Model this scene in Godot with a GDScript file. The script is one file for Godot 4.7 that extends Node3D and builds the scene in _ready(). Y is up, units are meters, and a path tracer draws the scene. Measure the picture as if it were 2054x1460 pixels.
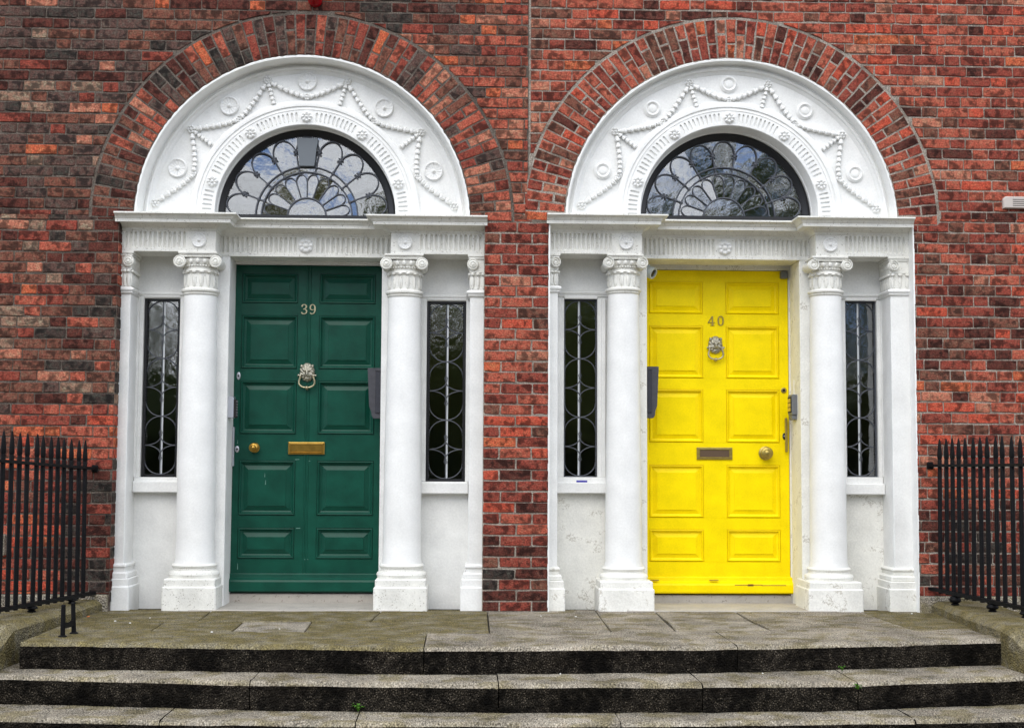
extends Node3D
# Two Georgian front doors side by side, numbers 39 and 40: brick fronts, plaster surrounds, stone steps.
# y is up, metres. The brick faces lie in the plane z = 0, the landing is y = 0, the street is towards +z.

const FOCAL := 2800.0
const MID := Vector2(1027.0, 730.0)
const EYE := Vector3(0.0, 1.0, 9.82)
var fwd: Vector3
var rgt: Vector3
var upv: Vector3
var M := {}
var rng := RandomNumberGenerator.new()
var nz := FastNoiseLite.new()
var names := {}

# ------------------------------------------------------------------ camera and light
func _ready():
	rng.seed = 39
	nz.seed = 7
	nz.frequency = 1.0
	aim()
	var cam = Camera3D.new()
	cam.name = "camera"
	cam.fov = rad_to_deg(2.0 * atan(730.0 / FOCAL))
	cam.near = 0.05
	cam.far = 400.0
	cam.transform = Transform3D(Basis(rgt, upv, -fwd), EYE)
	add_child(cam)
	cam.current = true
	var we = WorldEnvironment.new()
	we.name = "environment"
	var env = Environment.new()
	env.background_mode = Environment.BG_SKY
	env.tonemap_mode = Environment.TONE_MAPPER_LINEAR
	env.tonemap_exposure = 1.3
	env.background_energy_multiplier = 1.16
	env.sdfgi_enabled = true
	env.ssao_enabled = true
	env.ssil_enabled = true
	var sky = Sky.new()
	var pan = PanoramaSkyMaterial.new()
	pan.panorama = ImageTexture.create_from_image(cloud_picture())
	sky.sky_material = pan
	env.sky = sky
	we.environment = env
	add_child(we)
	var sun = DirectionalLight3D.new()
	sun.name = "sun"
	sun.light_energy = 0.34
	sun.light_angular_distance = 40.0
	sun.light_color = Color(1.0, 0.97, 0.93)
	sun.shadow_enabled = true
	add_child(sun)
	sun.look_at_from_position(Vector3(-4, 11, 10), Vector3.ZERO, Vector3.UP)

	make_materials()
	ground()
	house_39()
	house_40()
	steps()
	kerbs()
	railings()
	fittings()
	litter()
	park_trees()

func aim():
	var yaw = deg_to_rad(2.0)
	var pitch = deg_to_rad(4.25)
	var roll = deg_to_rad(0.3)
	fwd = Vector3(sin(yaw) * cos(pitch), sin(pitch), -cos(yaw) * cos(pitch))
	var r = fwd.cross(Vector3.UP).normalized()
	var u = r.cross(fwd)
	rgt = r * cos(roll) + u * sin(roll)
	upv = u * cos(roll) - r * sin(roll)

# a photo pixel as a point on the plane z = const, or on the level y = const
func at(px: float, py: float, z: float) -> Vector3:
	var d = fwd * FOCAL + rgt * (px - MID.x) - upv * (py - MID.y)
	return EYE + d * ((z - EYE.z) / d.z)
func lvl(px: float, py: float, y: float) -> Vector3:
	var d = fwd * FOCAL + rgt * (px - MID.x) - upv * (py - MID.y)
	return EYE + d * ((y - EYE.y) / d.y)
func ax(px: float, py: float, z: float) -> float:
	return at(px, py, z).x
func ay(px: float, py: float, z: float) -> float:
	return at(px, py, z).y
func pix(p: Vector3) -> Vector2:
	var d = p - EYE
	return MID + Vector2(d.dot(rgt), -d.dot(upv)) * (FOCAL / d.dot(fwd))

func cloud_picture() -> Image:
	var w = 768
	var h = 384
	var im = Image.create(w, h, false, Image.FORMAT_RGBF)
	var n = FastNoiseLite.new()
	n.seed = 36
	n.noise_type = FastNoiseLite.TYPE_SIMPLEX_SMOOTH
	n.fractal_octaves = 5
	n.frequency = 3.2
	for y in h:
		var el = PI * 0.5 - PI * (y + 0.5) / h
		for x in w:
			var a = TAU * (x + 0.5) / w
			var d = Vector3(cos(a) * cos(el), sin(el) * 1.9, sin(a) * cos(el))
			var c = n.get_noise_3d(d.x, d.y, d.z) * 0.5 + 0.5
			var t = smoothstep(0.32, 0.46, c)
			var thick = smoothstep(0.5, 0.8, c)
			var blue = Color(0.30, 0.50, 0.95) * 1.15
			var white = Color(1.56, 1.61, 1.70).lerp(Color(1.08, 1.12, 1.2), thick)
			var col = blue.lerp(white, t)
			if el < 0.0:
				col = Color(0.22, 0.21, 0.2)
			im.set_pixel(w - 1 - x, y, col)
	return im

# ------------------------------------------------------------------ materials
func noise_bytes(size: int, freq: float, sd: int, type := FastNoiseLite.TYPE_SIMPLEX_SMOOTH, oct := 4, ret := -1) -> PackedByteArray:
	var n = FastNoiseLite.new()
	n.noise_type = type
	n.seed = sd
	n.frequency = freq
	n.fractal_octaves = oct
	if ret >= 0:
		n.cellular_return_type = ret
		n.fractal_type = FastNoiseLite.FRACTAL_NONE
	var im = n.get_seamless_image(size, size)
	im.convert(Image.FORMAT_L8)
	return im.get_data()

func picture(size: int, f: Callable) -> ImageTexture:
	var out = PackedByteArray()
	out.resize(size * size * 3)
	for i in size * size:
		var c: Color = f.call(i)
		out[i * 3] = int(clampf(c.r, 0.0, 1.0) * 255.0)
		out[i * 3 + 1] = int(clampf(c.g, 0.0, 1.0) * 255.0)
		out[i * 3 + 2] = int(clampf(c.b, 0.0, 1.0) * 255.0)
	return ImageTexture.create_from_image(Image.create_from_data(size, size, false, Image.FORMAT_RGB8, out))

func bump(size: int, freq: float, sd: int, strength: float) -> ImageTexture:
	var n = FastNoiseLite.new()
	n.seed = sd
	n.frequency = freq
	n.fractal_octaves = 4
	var im = n.get_seamless_image(size, size)
	im.convert(Image.FORMAT_RGBA8)
	im.bump_map_to_normal_map(strength)
	return ImageTexture.create_from_image(im)

func c8(r: float, g: float, b: float) -> Color:
	return Color(r / 255.0, g / 255.0, b / 255.0)

func mat(key: String, col: Color, rough: float, tex = null, span := 1.0, nrm = null, nscale := 0.5) -> StandardMaterial3D:
	var m = StandardMaterial3D.new()
	m.resource_name = key
	m.albedo_color = col
	m.roughness = rough
	if tex or nrm:
		m.uv1_triplanar = true
		m.uv1_world_triplanar = true
		m.uv1_scale = Vector3.ONE / span
	if tex:
		m.albedo_texture = tex
	if nrm:
		m.normal_enabled = true
		m.normal_texture = nrm
		m.normal_scale = nscale
	M[key] = m
	return m

var brick_keys := ["red", "deep", "orange", "brown", "purple", "charcoal", "pink", "maroon", "dusty", "scarlet"]

func make_materials():
	var S = 512
	var fine = noise_bytes(S, 0.09, 1)
	var grit = noise_bytes(S, 0.3, 2, FastNoiseLite.TYPE_SIMPLEX_SMOOTH, 2)
	var blot = noise_bytes(S, 0.022, 3)
	var slow = noise_bytes(S, 0.007, 4)
	var cell = noise_bytes(S, 0.05, 5, FastNoiseLite.TYPE_CELLULAR, 1, FastNoiseLite.RETURN_DISTANCE2_SUB)
	# fired clay: soft burnt patches, a veil of pale dust, dark pits
	var veil = noise_bytes(S, 0.035, 6)
	var clay = picture(S, func(i):
		var b = blot[i] / 255.0 * 0.62 + slow[i] / 255.0 * 0.38
		var f = fine[i] / 255.0
		var g = grit[i] / 255.0
		var w = veil[i] / 255.0
		var v = 0.84 + (f - 0.5) * 0.5 + (g - 0.5) * 0.25
		var c = Color(v, v * 0.86, v * 0.85)
		c = c.lerp(Color(v, v, v * 0.98), smoothstep(0.45, 0.75, w) * 0.9)
		c = c.lerp(Color(0.42, 0.40, 0.41), smoothstep(0.46, 0.72, b) * 0.85)
		if g > 0.82 and f > 0.52:
			c = c * 0.6
		return c)
	var clay_n = bump(S, 0.12, 11, 7.0)
	var mean = Color(0.80, 0.715, 0.705).srgb_to_linear()
	# the colour each kind shows on the whole
	var table = {"red": [150, 80, 68], "deep": [122, 61, 54], "orange": [166, 87, 64], "brown": [106, 69, 61], "purple": [82, 64, 62], "charcoal": [60, 52, 51], "pink": [158, 102, 88], "maroon": [82, 47, 43], "dusty": [128, 103, 93], "scarlet": [162, 74, 60]}
	var k = 0
	for key in brick_keys:
		var t = table[key]
		var want = c8(t[0] * 1.02, t[1] * 1.01, t[2] * 0.93).srgb_to_linear()
		var col = Color(want.r / mean.r, want.g / mean.g, want.b / mean.b).linear_to_srgb()
		var m = mat(key, col, 0.9, clay, 0.8, clay_n, 0.5)
		m.uv1_offset = Vector3(k * 0.37, k * 0.61, k * 0.23)
		m.metallic_specular = 0.25
		k += 1
	var lime = picture(S, func(i):
		var v = 0.78 + (fine[i] / 255.0 - 0.5) * 0.5 + (grit[i] / 255.0 - 0.5) * 0.35
		var d = smoothstep(0.55, 0.7, slow[i] / 255.0) * 0.35
		return Color(v, v, v).lerp(Color(0.42, 0.4, 0.38), d))
	var lime_n = bump(S, 0.2, 12, 8.0)
	mat("mortar_dark", c8(134, 122, 110), 0.95, lime, 0.7, lime_n, 0.8)
	mat("mortar_pale", c8(200, 188, 173), 0.95, lime, 0.7, lime_n, 0.8)
	# painted plaster: off white with faint grime spots and hairlines
	var plaster = picture(S, func(i):
		var v = 0.965 + (slow[i] / 255.0 - 0.5) * 0.07 + (fine[i] / 255.0 - 0.5) * 0.05
		var c = Color(v, v, v * 0.995)
		var spot = smoothstep(0.80, 0.9, grit[i] / 255.0) * smoothstep(0.55, 0.72, blot[i] / 255.0)
		return c.lerp(Color(0.62, 0.6, 0.57), spot * 0.5))
	var plaster_n = bump(S, 0.05, 13, 2.0)
	mat("white_paint", c8(235, 235, 233), 0.55, plaster, 0.9, plaster_n, 0.25)
	var grimy = picture(S, func(i):
		var v = 0.95 + (slow[i] / 255.0 - 0.5) * 0.10 + (fine[i] / 255.0 - 0.5) * 0.06
		var c = Color(v, v, v * 0.985)
		var spot = smoothstep(0.66, 0.78, fine[i] / 255.0) * smoothstep(0.45, 0.65, blot[i] / 255.0)
		c = c.lerp(Color(0.52, 0.50, 0.46), spot * 0.65)
		return c.lerp(Color(0.5, 0.48, 0.45), smoothstep(0.80, 0.88, grit[i] / 255.0) * 0.16))
	mat("grimy_paint", c8(234, 233, 229), 0.6, grimy, 0.7, plaster_n, 0.35)
	# old paint with cracks, lifted flakes and bare patches
	var flaked = picture(S, func(i):
		var v = 0.955 + (slow[i] / 255.0 - 0.5) * 0.09 + (fine[i] / 255.0 - 0.5) * 0.07
		var c = Color(v, v, v * 0.985)
		var where = smoothstep(0.63, 0.70, slow[i] / 255.0 * 0.75 + blot[i] / 255.0 * 0.25)
		var crack = 1.0 - smoothstep(0.01, 0.05, cell[i] / 255.0)
		c = c.lerp(Color(0.60, 0.58, 0.55), crack * where * 0.5)
		var bare = smoothstep(0.69, 0.71, slow[i] / 255.0 * 0.6 + blot[i] / 255.0 * 0.4) * smoothstep(0.5, 0.56, fine[i] / 255.0)
		return c.lerp(Color(0.74, 0.72, 0.68), bare * 0.6))
	mat("old_paint", c8(236, 235, 231), 0.6, flaked, 0.85, plaster_n, 0.4)
	var brushed = picture(S, func(i):
		var v = 0.93 + (slow[i] / 255.0 - 0.5) * 0.14 + (grit[i] / 255.0 - 0.5) * 0.08
		return Color(v, v, v))
	var gloss_n = bump(S, 0.03, 14, 1.2)
	var chips = picture(S, func(i):
		var v = 0.92 + (slow[i] / 255.0 - 0.5) * 0.2 + (grit[i] / 255.0 - 0.5) * 0.1
		var c = Color(v, v, v)
		if fine[i] > 186 and blot[i] > 172:
			c = Color(1.0, 1.0, 1.0)
		return c)
	var gp = mat("green_paint", c8(16, 75, 60), 0.36, chips, 0.8, gloss_n, 0.25)
	gp.metallic_specular = 0.32
	var yp = mat("yellow_paint", c8(254, 226, 0), 0.42, plaster, 0.8, gloss_n, 0.2)
	yp.metallic_specular = 0.25
	# granite: grey brown grains with stains; a green film on the landing; black crust on the risers
	var T = 1024
	var sg = noise_bytes(T, 0.21, 31, FastNoiseLite.TYPE_SIMPLEX_SMOOTH, 2)
	var sm = noise_bytes(T, 0.03, 32)
	var sl = noise_bytes(T, 0.0055, 33)
	var sf = noise_bytes(T, 0.009, 34)
	var gran = picture(T, func(i):
		var l = sl[i] / 255.0
		var v = 0.70 + (sg[i] / 255.0 - 0.5) * 0.95 + (sm[i] / 255.0 - 0.5) * 0.30 + (l - 0.5) * 0.30
		var c = Color(v, v * 0.975, v * 0.925)
		c = c.lerp(Color(v * 0.80, v * 0.76, v * 0.60), smoothstep(0.48, 0.70, sf[i] / 255.0) * 0.7)
		return c.lerp(Color(v * 0.72, v * 0.68, v * 0.63), smoothstep(0.58, 0.70, sm[i] / 255.0) * 0.5))
	var gran_n = bump(S, 0.3, 15, 9.0)
	mat("granite", c8(205, 199, 188), 0.9, gran, 2.5, gran_n, 0.7)
	mat("granite_clean", c8(206, 201, 192), 0.9, gran, 2.1, gran_n, 0.5)
	var mossy = picture(T, func(i):
		var v = 0.66 + (sg[i] / 255.0 - 0.5) * 0.9 + (sm[i] / 255.0 - 0.5) * 0.34
		var film = smoothstep(0.30, 0.62, sf[i] / 255.0 * 0.6 + sm[i] / 255.0 * 0.4)
		return Color(v, v * 0.975, v * 0.90).lerp(Color(v * 0.80, v * 0.75, v * 0.54), film * 0.85))
	mat("granite_moss", c8(188, 182, 165), 0.92, mossy, 2.3, gran_n, 0.7)
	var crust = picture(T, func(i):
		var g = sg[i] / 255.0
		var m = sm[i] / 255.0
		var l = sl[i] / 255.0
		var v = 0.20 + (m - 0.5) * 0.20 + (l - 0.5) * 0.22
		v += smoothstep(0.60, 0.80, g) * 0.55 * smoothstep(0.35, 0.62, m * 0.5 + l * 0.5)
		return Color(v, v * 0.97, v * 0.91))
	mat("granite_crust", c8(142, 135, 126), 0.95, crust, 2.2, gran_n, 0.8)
	for key in ["granite", "granite_clean", "granite_moss", "granite_crust"]:
		M[key].metallic_specular = 0.2
	mat("joint_dirt", c8(58, 54, 46), 1.0, lime, 0.5)
	mat("limestone", c8(176, 170, 163), 0.8, grimy, 0.9)
	mat("asphalt", c8(84, 84, 86), 0.95, gran, 2.2)
	var ir = mat("iron", c8(13, 13, 15), 0.55, brushed, 0.3, lime_n, 0.35)
	ir.metallic_specular = 0.25
	mat("black_paint", c8(20, 20, 23), 0.35)
	var ld = mat("lead", c8(92, 95, 102), 0.5, brushed, 0.3, lime_n, 0.3)
	ld.metallic = 0.25
	var br = mat("brass", c8(198, 156, 74), 0.28, brushed, 0.2)
	br.metallic = 1.0
	var ob = mat("old_brass", c8(172, 152, 78), 0.36, chips, 0.12)
	ob.metallic = 0.65
	var lb = mat("lion_bronze", c8(188, 184, 168), 0.3, brushed, 0.05, lime_n, 0.5)
	lb.metallic = 0.9
	var pb = mat("pale_brass", c8(180, 170, 138), 0.34)
	pb.metallic = 0.8
	var sv = mat("silver", c8(190, 192, 198), 0.35)
	sv.metallic = 0.8
	mat("grey_casing", c8(104, 106, 108), 0.5)
	mat("dark_plastic", c8(46, 47, 56), 0.5, brushed, 0.2)
	mat("dark_plastic_lid", c8(66, 66, 72), 0.5, brushed, 0.2)
	mat("cream_plastic", c8(184, 174, 166), 0.6)
	mat("slot_shadow", c8(30, 28, 28), 0.9)
	mat("wood_flap", c8(86, 66, 46), 0.6)
	mat("red_plastic", c8(150, 8, 22), 0.12)
	mat("camera_shell", c8(178, 186, 186), 0.35)
	mat("lens_black", c8(14, 14, 15), 0.1)
	mat("sticker_blue", c8(60, 58, 150), 0.5)
	mat("paper_white", c8(228, 226, 220), 0.8)
	mat("filter_orange", c8(214, 120, 60), 0.8)
	mat("label_yellow", c8(206, 176, 60), 0.6)
	mat("chip_pale", c8(104, 142, 130), 0.7)
	mat("chip_brown", c8(150, 112, 40), 0.8)
	mat("hall_wall", c8(96, 80, 66), 0.8)
	mat("hall_bar", c8(196, 200, 202), 0.5)
	var gl = mat("glass", Color(0.96, 0.97, 0.97, 0.0), 0.0)
	gl.transparency = BaseMaterial3D.TRANSPARENCY_ALPHA
	gl.refraction_enabled = true
	gl.refraction_scale = 0.11
	gl.uv1_triplanar = true
	gl.uv1_world_triplanar = true
	gl.uv1_scale = Vector3.ONE / 0.6
	gl.normal_enabled = true
	gl.normal_texture = bump(S, 0.012, 16, 1.0)
	gl.normal_scale = 0.25
	var lg = mat("lantern_glass", c8(84, 90, 95), 0.25)
	lg.metallic_specular = 0.6
	mat("bark", c8(84, 72, 60), 0.95, lime, 0.8)
	for q in [["leaf_green", 86, 96, 40], ["leaf_dark", 58, 72, 36], ["leaf_olive", 104, 100, 46]]:
		var l = mat(q[0], c8(q[1], q[2], q[3]), 0.7)
		l.backlight_enabled = true
		l.backlight = Color(0.25, 0.3, 0.08)
		l.cull_mode = BaseMaterial3D.CULL_DISABLED
	mat("weed_green", c8(88, 140, 40), 0.7)

# ------------------------------------------------------------------ mesh helpers (corner order is counter-clockwise seen from outside)
func nst(smooth := -1) -> SurfaceTool:
	var st = SurfaceTool.new()
	st.begin(Mesh.PRIMITIVE_TRIANGLES)
	st.set_smooth_group(smooth)
	return st
func t3(st, a, b, c):
	st.add_vertex(a)
	st.add_vertex(c)
	st.add_vertex(b)
func q4(st, a, b, c, d):
	t3(st, a, b, c)
	t3(st, a, c, d)
func t3o(st, a, b, c, out):
	if (b - a).cross(c - a).dot(out) >= 0.0:
		t3(st, a, b, c)
	else:
		t3(st, a, c, b)
func q4o(st, a, b, c, d, out):
	if (b - a).cross(c - a).dot(out) + (c - a).cross(d - a).dot(out) >= 0.0:
		q4(st, a, b, c, d)
	else:
		q4(st, a, d, c, b)

func box(st, x0, x1, y0, y1, z0, z1, bev := 0.0):
	st.set_smooth_group(-1)
	var lo = Vector3(minf(x0, x1), minf(y0, y1), minf(z0, z1))
	var hi = Vector3(maxf(x0, x1), maxf(y0, y1), maxf(z0, z1))
	var c = (lo + hi) * 0.5
	var h = (hi - lo) * 0.5
	var b = minf(bev, minf(h.x, minf(h.y, h.z)) * 0.9)
	var v = func(a: int, s: Vector3) -> Vector3:
		var e = Vector3(b, b, b)
		e[a] = 0.0
		return c + s * (h - e)
	for a in 3:
		var i = (a + 1) % 3
		var j = (a + 2) % 3
		for s in [-1.0, 1.0]:
			var out = Vector3.ZERO
			out[a] = s
			var k = []
			for uv in [[-1, -1], [1, -1], [1, 1], [-1, 1]]:
				var sg = Vector3.ZERO
				sg[a] = s
				sg[i] = uv[0]
				sg[j] = uv[1]
				k.append(v.call(a, sg))
			q4o(st, k[0], k[1], k[2], k[3], out)
		if b > 0.0:
			for s in [-1.0, 1.0]:
				for t in [-1.0, 1.0]:
					var p = Vector3.ZERO
					p[i] = s
					p[j] = t
					p[a] = -1.0
					var r = p
					r[a] = 1.0
					var out = Vector3.ZERO
					out[i] = s
					out[j] = t
					q4o(st, v.call(i, p), v.call(i, r), v.call(j, r), v.call(j, p), out)
	if b > 0.0:
		for sx in [-1.0, 1.0]:
			for sy in [-1.0, 1.0]:
				for sz in [-1.0, 1.0]:
					var s = Vector3(sx, sy, sz)
					t3o(st, v.call(0, s), v.call(1, s), v.call(2, s), s)

# profile: (radius, height along the axis), bottom to top with the outside away from the axis
func lathe(st, prof: Array, o: Vector3, axis := Vector3.UP, seg := 32, a0 := 0.0, a1 := TAU, ref := Vector3.RIGHT):
	var e1 = (ref - axis * ref.dot(axis)).normalized()
	var e2 = axis.cross(e1)
	var g = 10
	for j in prof.size() - 1:
		if j > 0:
			var d0 = (prof[j] - prof[j - 1]).normalized()
			var d1 = (prof[j + 1] - prof[j]).normalized()
			if d0.dot(d1) < 0.88:
				g += 1
		st.set_smooth_group(g)
		for i in seg:
			var a = a0 + (a1 - a0) * i / seg
			var b = a0 + (a1 - a0) * (i + 1) / seg
			var da = e1 * cos(a) + e2 * sin(a)
			var db = e1 * cos(b) + e2 * sin(b)
			var p0 = o + axis * prof[j].y + da * prof[j].x
			var p1 = o + axis * prof[j].y + db * prof[j].x
			var p2 = o + axis * prof[j + 1].y + db * prof[j + 1].x
			var p3 = o + axis * prof[j + 1].y + da * prof[j + 1].x
			if prof[j].x > 1e-6:
				t3(st, p0, p1, p2)
			if prof[j + 1].x > 1e-6:
				t3(st, p0, p2, p3)
	st.set_smooth_group(-1)

# a moulding that follows a plan path (x, z); profile (out, y) bottom to top; outside lies on the +z side of a path that runs to +x
func run(st, path: Array, prof: Array, smooth := false):
	var n = path.size()
	var off = []
	for i in n:
		var d0 = (path[i] - path[i - 1]).normalized() if i > 0 else (path[1] - path[0]).normalized()
		var d1 = (path[i + 1] - path[i]).normalized() if i < n - 1 else d0
		var n0 = Vector2(-d0.y, d0.x)
		var n1 = Vector2(-d1.y, d1.x)
		off.append((n0 + n1) / maxf(0.2, 1.0 + n0.dot(n1)))
	for i in n - 1:
		var g = 20
		for j in prof.size() - 1:
			if j > 0 and (prof[j] - prof[j - 1]).normalized().dot((prof[j + 1] - prof[j]).normalized()) < 0.8:
				g += 1
			st.set_smooth_group(g + i * 40 if smooth else -1)
			var k = []
			for w in [[i, j], [i + 1, j], [i + 1, j + 1], [i, j + 1]]:
				var p = path[w[0]] + off[w[0]] * prof[w[1]].x
				k.append(Vector3(p.x, prof[w[1]].y, p.y))
			q4(st, k[0], k[1], k[2], k[3])
	st.set_smooth_group(-1)

# a bar bent along a flat curve; the curve lies in the plane of e1 and e2 through o, w across, h proud
func bar(st, pts: Array, o: Vector3, w: float, h: float, sides := 6, e1 := Vector3.RIGHT, e2 := Vector3.UP, closed := false):
	var nrm = e1.cross(e2)
	var n = pts.size()
	var rings = []
	for i in n:
		var pa = pts[(i - 1 + n) % n] if closed or i > 0 else pts[0]
		var pb = pts[(i + 1) % n] if closed or i < n - 1 else pts[n - 1]
		var d = (pb - pa).normalized()
		var s = Vector2(d.y, -d.x)
		var ring = []
		for k in sides:
			var a = TAU * (k + 0.5) / sides
			ring.append(o + e1 * (pts[i].x + s.x * cos(a) * w) + e2 * (pts[i].y + s.y * cos(a) * w) + nrm * sin(a) * h)
		rings.append(ring)
	st.set_smooth_group(5)
	for i in (n if closed else n - 1):
		var r0 = rings[i]
		var r1 = rings[(i + 1) % n]
		for k in sides:
			var l = (k + 1) % sides
			q4o(st, r0[k], r0[l], r1[l], r1[k], (r0[k] + r0[l] + r1[k] + r1[l]) * 0.25 - (o + e1 * (pts[i].x + pts[(i + 1) % n].x) * 0.5 + e2 * (pts[i].y + pts[(i + 1) % n].y) * 0.5))
	if not closed:
		st.set_smooth_group(-1)
		for e in [0, n - 1]:
			var d = (pts[1] - pts[0]) * -1.0 if e == 0 else pts[n - 1] - pts[n - 2]
			for k in range(1, sides - 1):
				t3o(st, rings[e][0], rings[e][k], rings[e][k + 1], e1 * d.x + e2 * d.y)
	st.set_smooth_group(-1)

func ball(st, o: Vector3, bx: Vector3, by: Vector3, bz: Vector3, nu := 8, nv := 5):
	st.set_smooth_group(3)
	var f = func(i, j):
		var a = TAU * i / nu
		var b = PI * j / nv - PI * 0.5
		return o + bx * (cos(a) * cos(b)) + by * sin(b) + bz * (sin(a) * cos(b))
	for j in nv:
		for i in nu:
			var k0 = f.call(i, j)
			var k1 = f.call(i + 1, j)
			var k2 = f.call(i + 1, j + 1)
			var k3 = f.call(i, j + 1)
			var out = (k0 + k1 + k2 + k3) * 0.25 - o
			if j > 0:
				t3o(st, k0, k1, k2, out)
			if j < nv - 1:
				t3o(st, k0, k2, k3, out)
	st.set_smooth_group(-1)

# a relief disc facing +z (or the given axis): h(r 0..1, angle) gives the height
func relief(st, o: Vector3, R: float, h: Callable, seg := 32, rings := 7, e1 := Vector3.RIGHT, e2 := Vector3.UP, sy := 1.0):
	var nrm = e1.cross(e2)
	st.set_smooth_group(4)
	var f = func(i, j):
		var r = float(j) / rings
		var a = TAU * i / seg
		return o + e1 * (cos(a) * r * R) + e2 * (sin(a) * r * R * sy) + nrm * float(h.call(r, a))
	for j in rings:
		for i in seg:
			var k0 = f.call(i, j)
			var k1 = f.call(i, j + 1)
			var k2 = f.call(i + 1, j + 1)
			var k3 = f.call(i + 1, j)
			t3(st, k0, k1, k2)
			if j > 0:
				t3(st, k0, k2, k3)
	st.set_smooth_group(-1)
	for i in seg:
		var a = f.call(i, rings)
		var b = f.call(i + 1, rings)
		q4o(st, a, b, b - nrm * 0.02, a - nrm * 0.02, (a + b) * 0.5 - o)

# a flat outline with a chamfered front edge; outline is star-shaped about its middle
func slab(st, poly: PackedVector2Array, z0: float, z1: float, bev: float, wob := 0.0):
	st.set_smooth_group(-1)
	var c = Vector2.ZERO
	for p in poly:
		c += p
	c /= poly.size()
	var n = poly.size()
	var inn = []
	for p in poly:
		var d = p - c
		inn.append(c + d * maxf(0.3, 1.0 - bev / maxf(d.length() * 0.7, 0.004)))
	var fz = []
	for i in n:
		fz.append(z1 + rng.randf_range(-wob, wob))
	var cz = z1 + rng.randf_range(0.0, wob)
	for i in n:
		var j = (i + 1) % n
		var a = Vector3(poly[i].x, poly[i].y, z0)
		var b = Vector3(poly[j].x, poly[j].y, z0)
		var a1 = Vector3(poly[i].x, poly[i].y, z1 - bev)
		var b1 = Vector3(poly[j].x, poly[j].y, z1 - bev)
		var a2 = Vector3(inn[i].x, inn[i].y, fz[i])
		var b2 = Vector3(inn[j].x, inn[j].y, fz[j])
		var mid = Vector3((poly[i].x + poly[j].x) * 0.5 - c.x, (poly[i].y + poly[j].y) * 0.5 - c.y, 0.0)
		q4o(st, a, b, b1, a1, mid)
		q4o(st, a1, b1, b2, a2, mid + Vector3(0, 0, 0.01))
		t3o(st, a2, b2, Vector3(c.x, c.y, cz), Vector3.BACK)

# an outline that may be hollow-sided, drawn forward from z0 to z1
func plate(st, poly: PackedVector2Array, z0: float, z1: float):
	st.set_smooth_group(-1)
	var tri = Geometry2D.triangulate_polygon(poly)
	for i in range(0, tri.size(), 3):
		var a = poly[tri[i]]
		var b = poly[tri[i + 1]]
		var c = poly[tri[i + 2]]
		t3o(st, Vector3(a.x, a.y, z1), Vector3(b.x, b.y, z1), Vector3(c.x, c.y, z1), Vector3.BACK)
		t3o(st, Vector3(a.x, a.y, z0), Vector3(b.x, b.y, z0), Vector3(c.x, c.y, z0), Vector3.FORWARD)
	var ccw = 1.0 if not Geometry2D.is_polygon_clockwise(poly) else -1.0
	var n = poly.size()
	for i in n:
		var p = poly[i]
		var r = poly[(i + 1) % n]
		var d = r - p
		q4o(st, Vector3(p.x, p.y, z0), Vector3(r.x, r.y, z0), Vector3(r.x, r.y, z1), Vector3(p.x, p.y, z1), Vector3(d.y, -d.x, 0) * ccw)

# a face with hollowed flutes: u runs along it, v across; f(u, v, depth) places a point
func fluted(st, u0: float, u1: float, v0: float, v1: float, cents: Array, hw: float, g0: float, g1: float, dep: float, f: Callable):
	var rows = [v0, g0]
	var ws = [0.0, 0.0]
	var rad = (g1 - g0) * 0.5
	var cap = minf(hw * 1.2, rad)
	for s in [0.25, 0.6, 1.0]:
		rows.append(g0 + cap * s)
		ws.append(sqrt(1.0 - (1.0 - s) * (1.0 - s)))
	for s in [1.0, 0.6, 0.25]:
		rows.append(g1 - cap * s)
		ws.append(sqrt(1.0 - (1.0 - s) * (1.0 - s)))
	rows.append(g1)
	ws.append(0.0)
	rows.append(v1)
	ws.append(0.0)
	var cols = [-1.0, -0.6, 0.0, 0.6, 1.0]
	var grid = []
	for r in rows.size():
		var line = [f.call(u0, rows[r], 0.0)]
		for c in cents:
			for k in cols:
				var d = (1.0 - k * k) * dep * ws[r]
				line.append(f.call(c + k * hw * maxf(ws[r], 0.02), rows[r], d))
		line.append(f.call(u1, rows[r], 0.0))
		grid.append(line)
	for r in rows.size() - 1:
		for i in grid[r].size() - 1:
			var inside = i > 0 and i % 5 != 0
			st.set_smooth_group(100 + i / 5 if inside and r > 0 and r < rows.size() - 2 else -1)
			q4o(st, grid[r][i], grid[r][i + 1], grid[r + 1][i + 1], grid[r + 1][i], Vector3.BACK)
	st.set_smooth_group(-1)

func node(called: String, parent: Node, label := "", category := "", group := "") -> Node3D:
	var o = Node3D.new()
	o.name = called
	parent.add_child(o, true)
	tag(o, label, category, group)
	return o
func tag(o, label := "", category := "", group := "", kind := ""):
	for kv in [["label", label], ["category", category], ["group", group], ["kind", kind]]:
		if kv[1] != "":
			o.set_meta(kv[0], kv[1])
func put(called: String, what, m, parent: Node, pos := Vector3.ZERO) -> MeshInstance3D:
	var o = MeshInstance3D.new()
	o.name = called
	if what is SurfaceTool:
		what.generate_normals()
		o.mesh = what.commit()
	else:
		o.mesh = what
	if m:
		o.material_override = M[m] if m is String else m
	o.position = pos
	parent.add_child(o, true)
	return o
func top(called: String) -> String:
	var n = names.get(called, 0)
	names[called] = n + 1
	return called if n == 0 else "%s_%03d" % [called, n]

# ------------------------------------------------------------------ brickwork
const COURSE := 0.0763
const JOINT := 0.0105
const PERPEND := 0.0065
var stretchers := []
var headers := []

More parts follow.
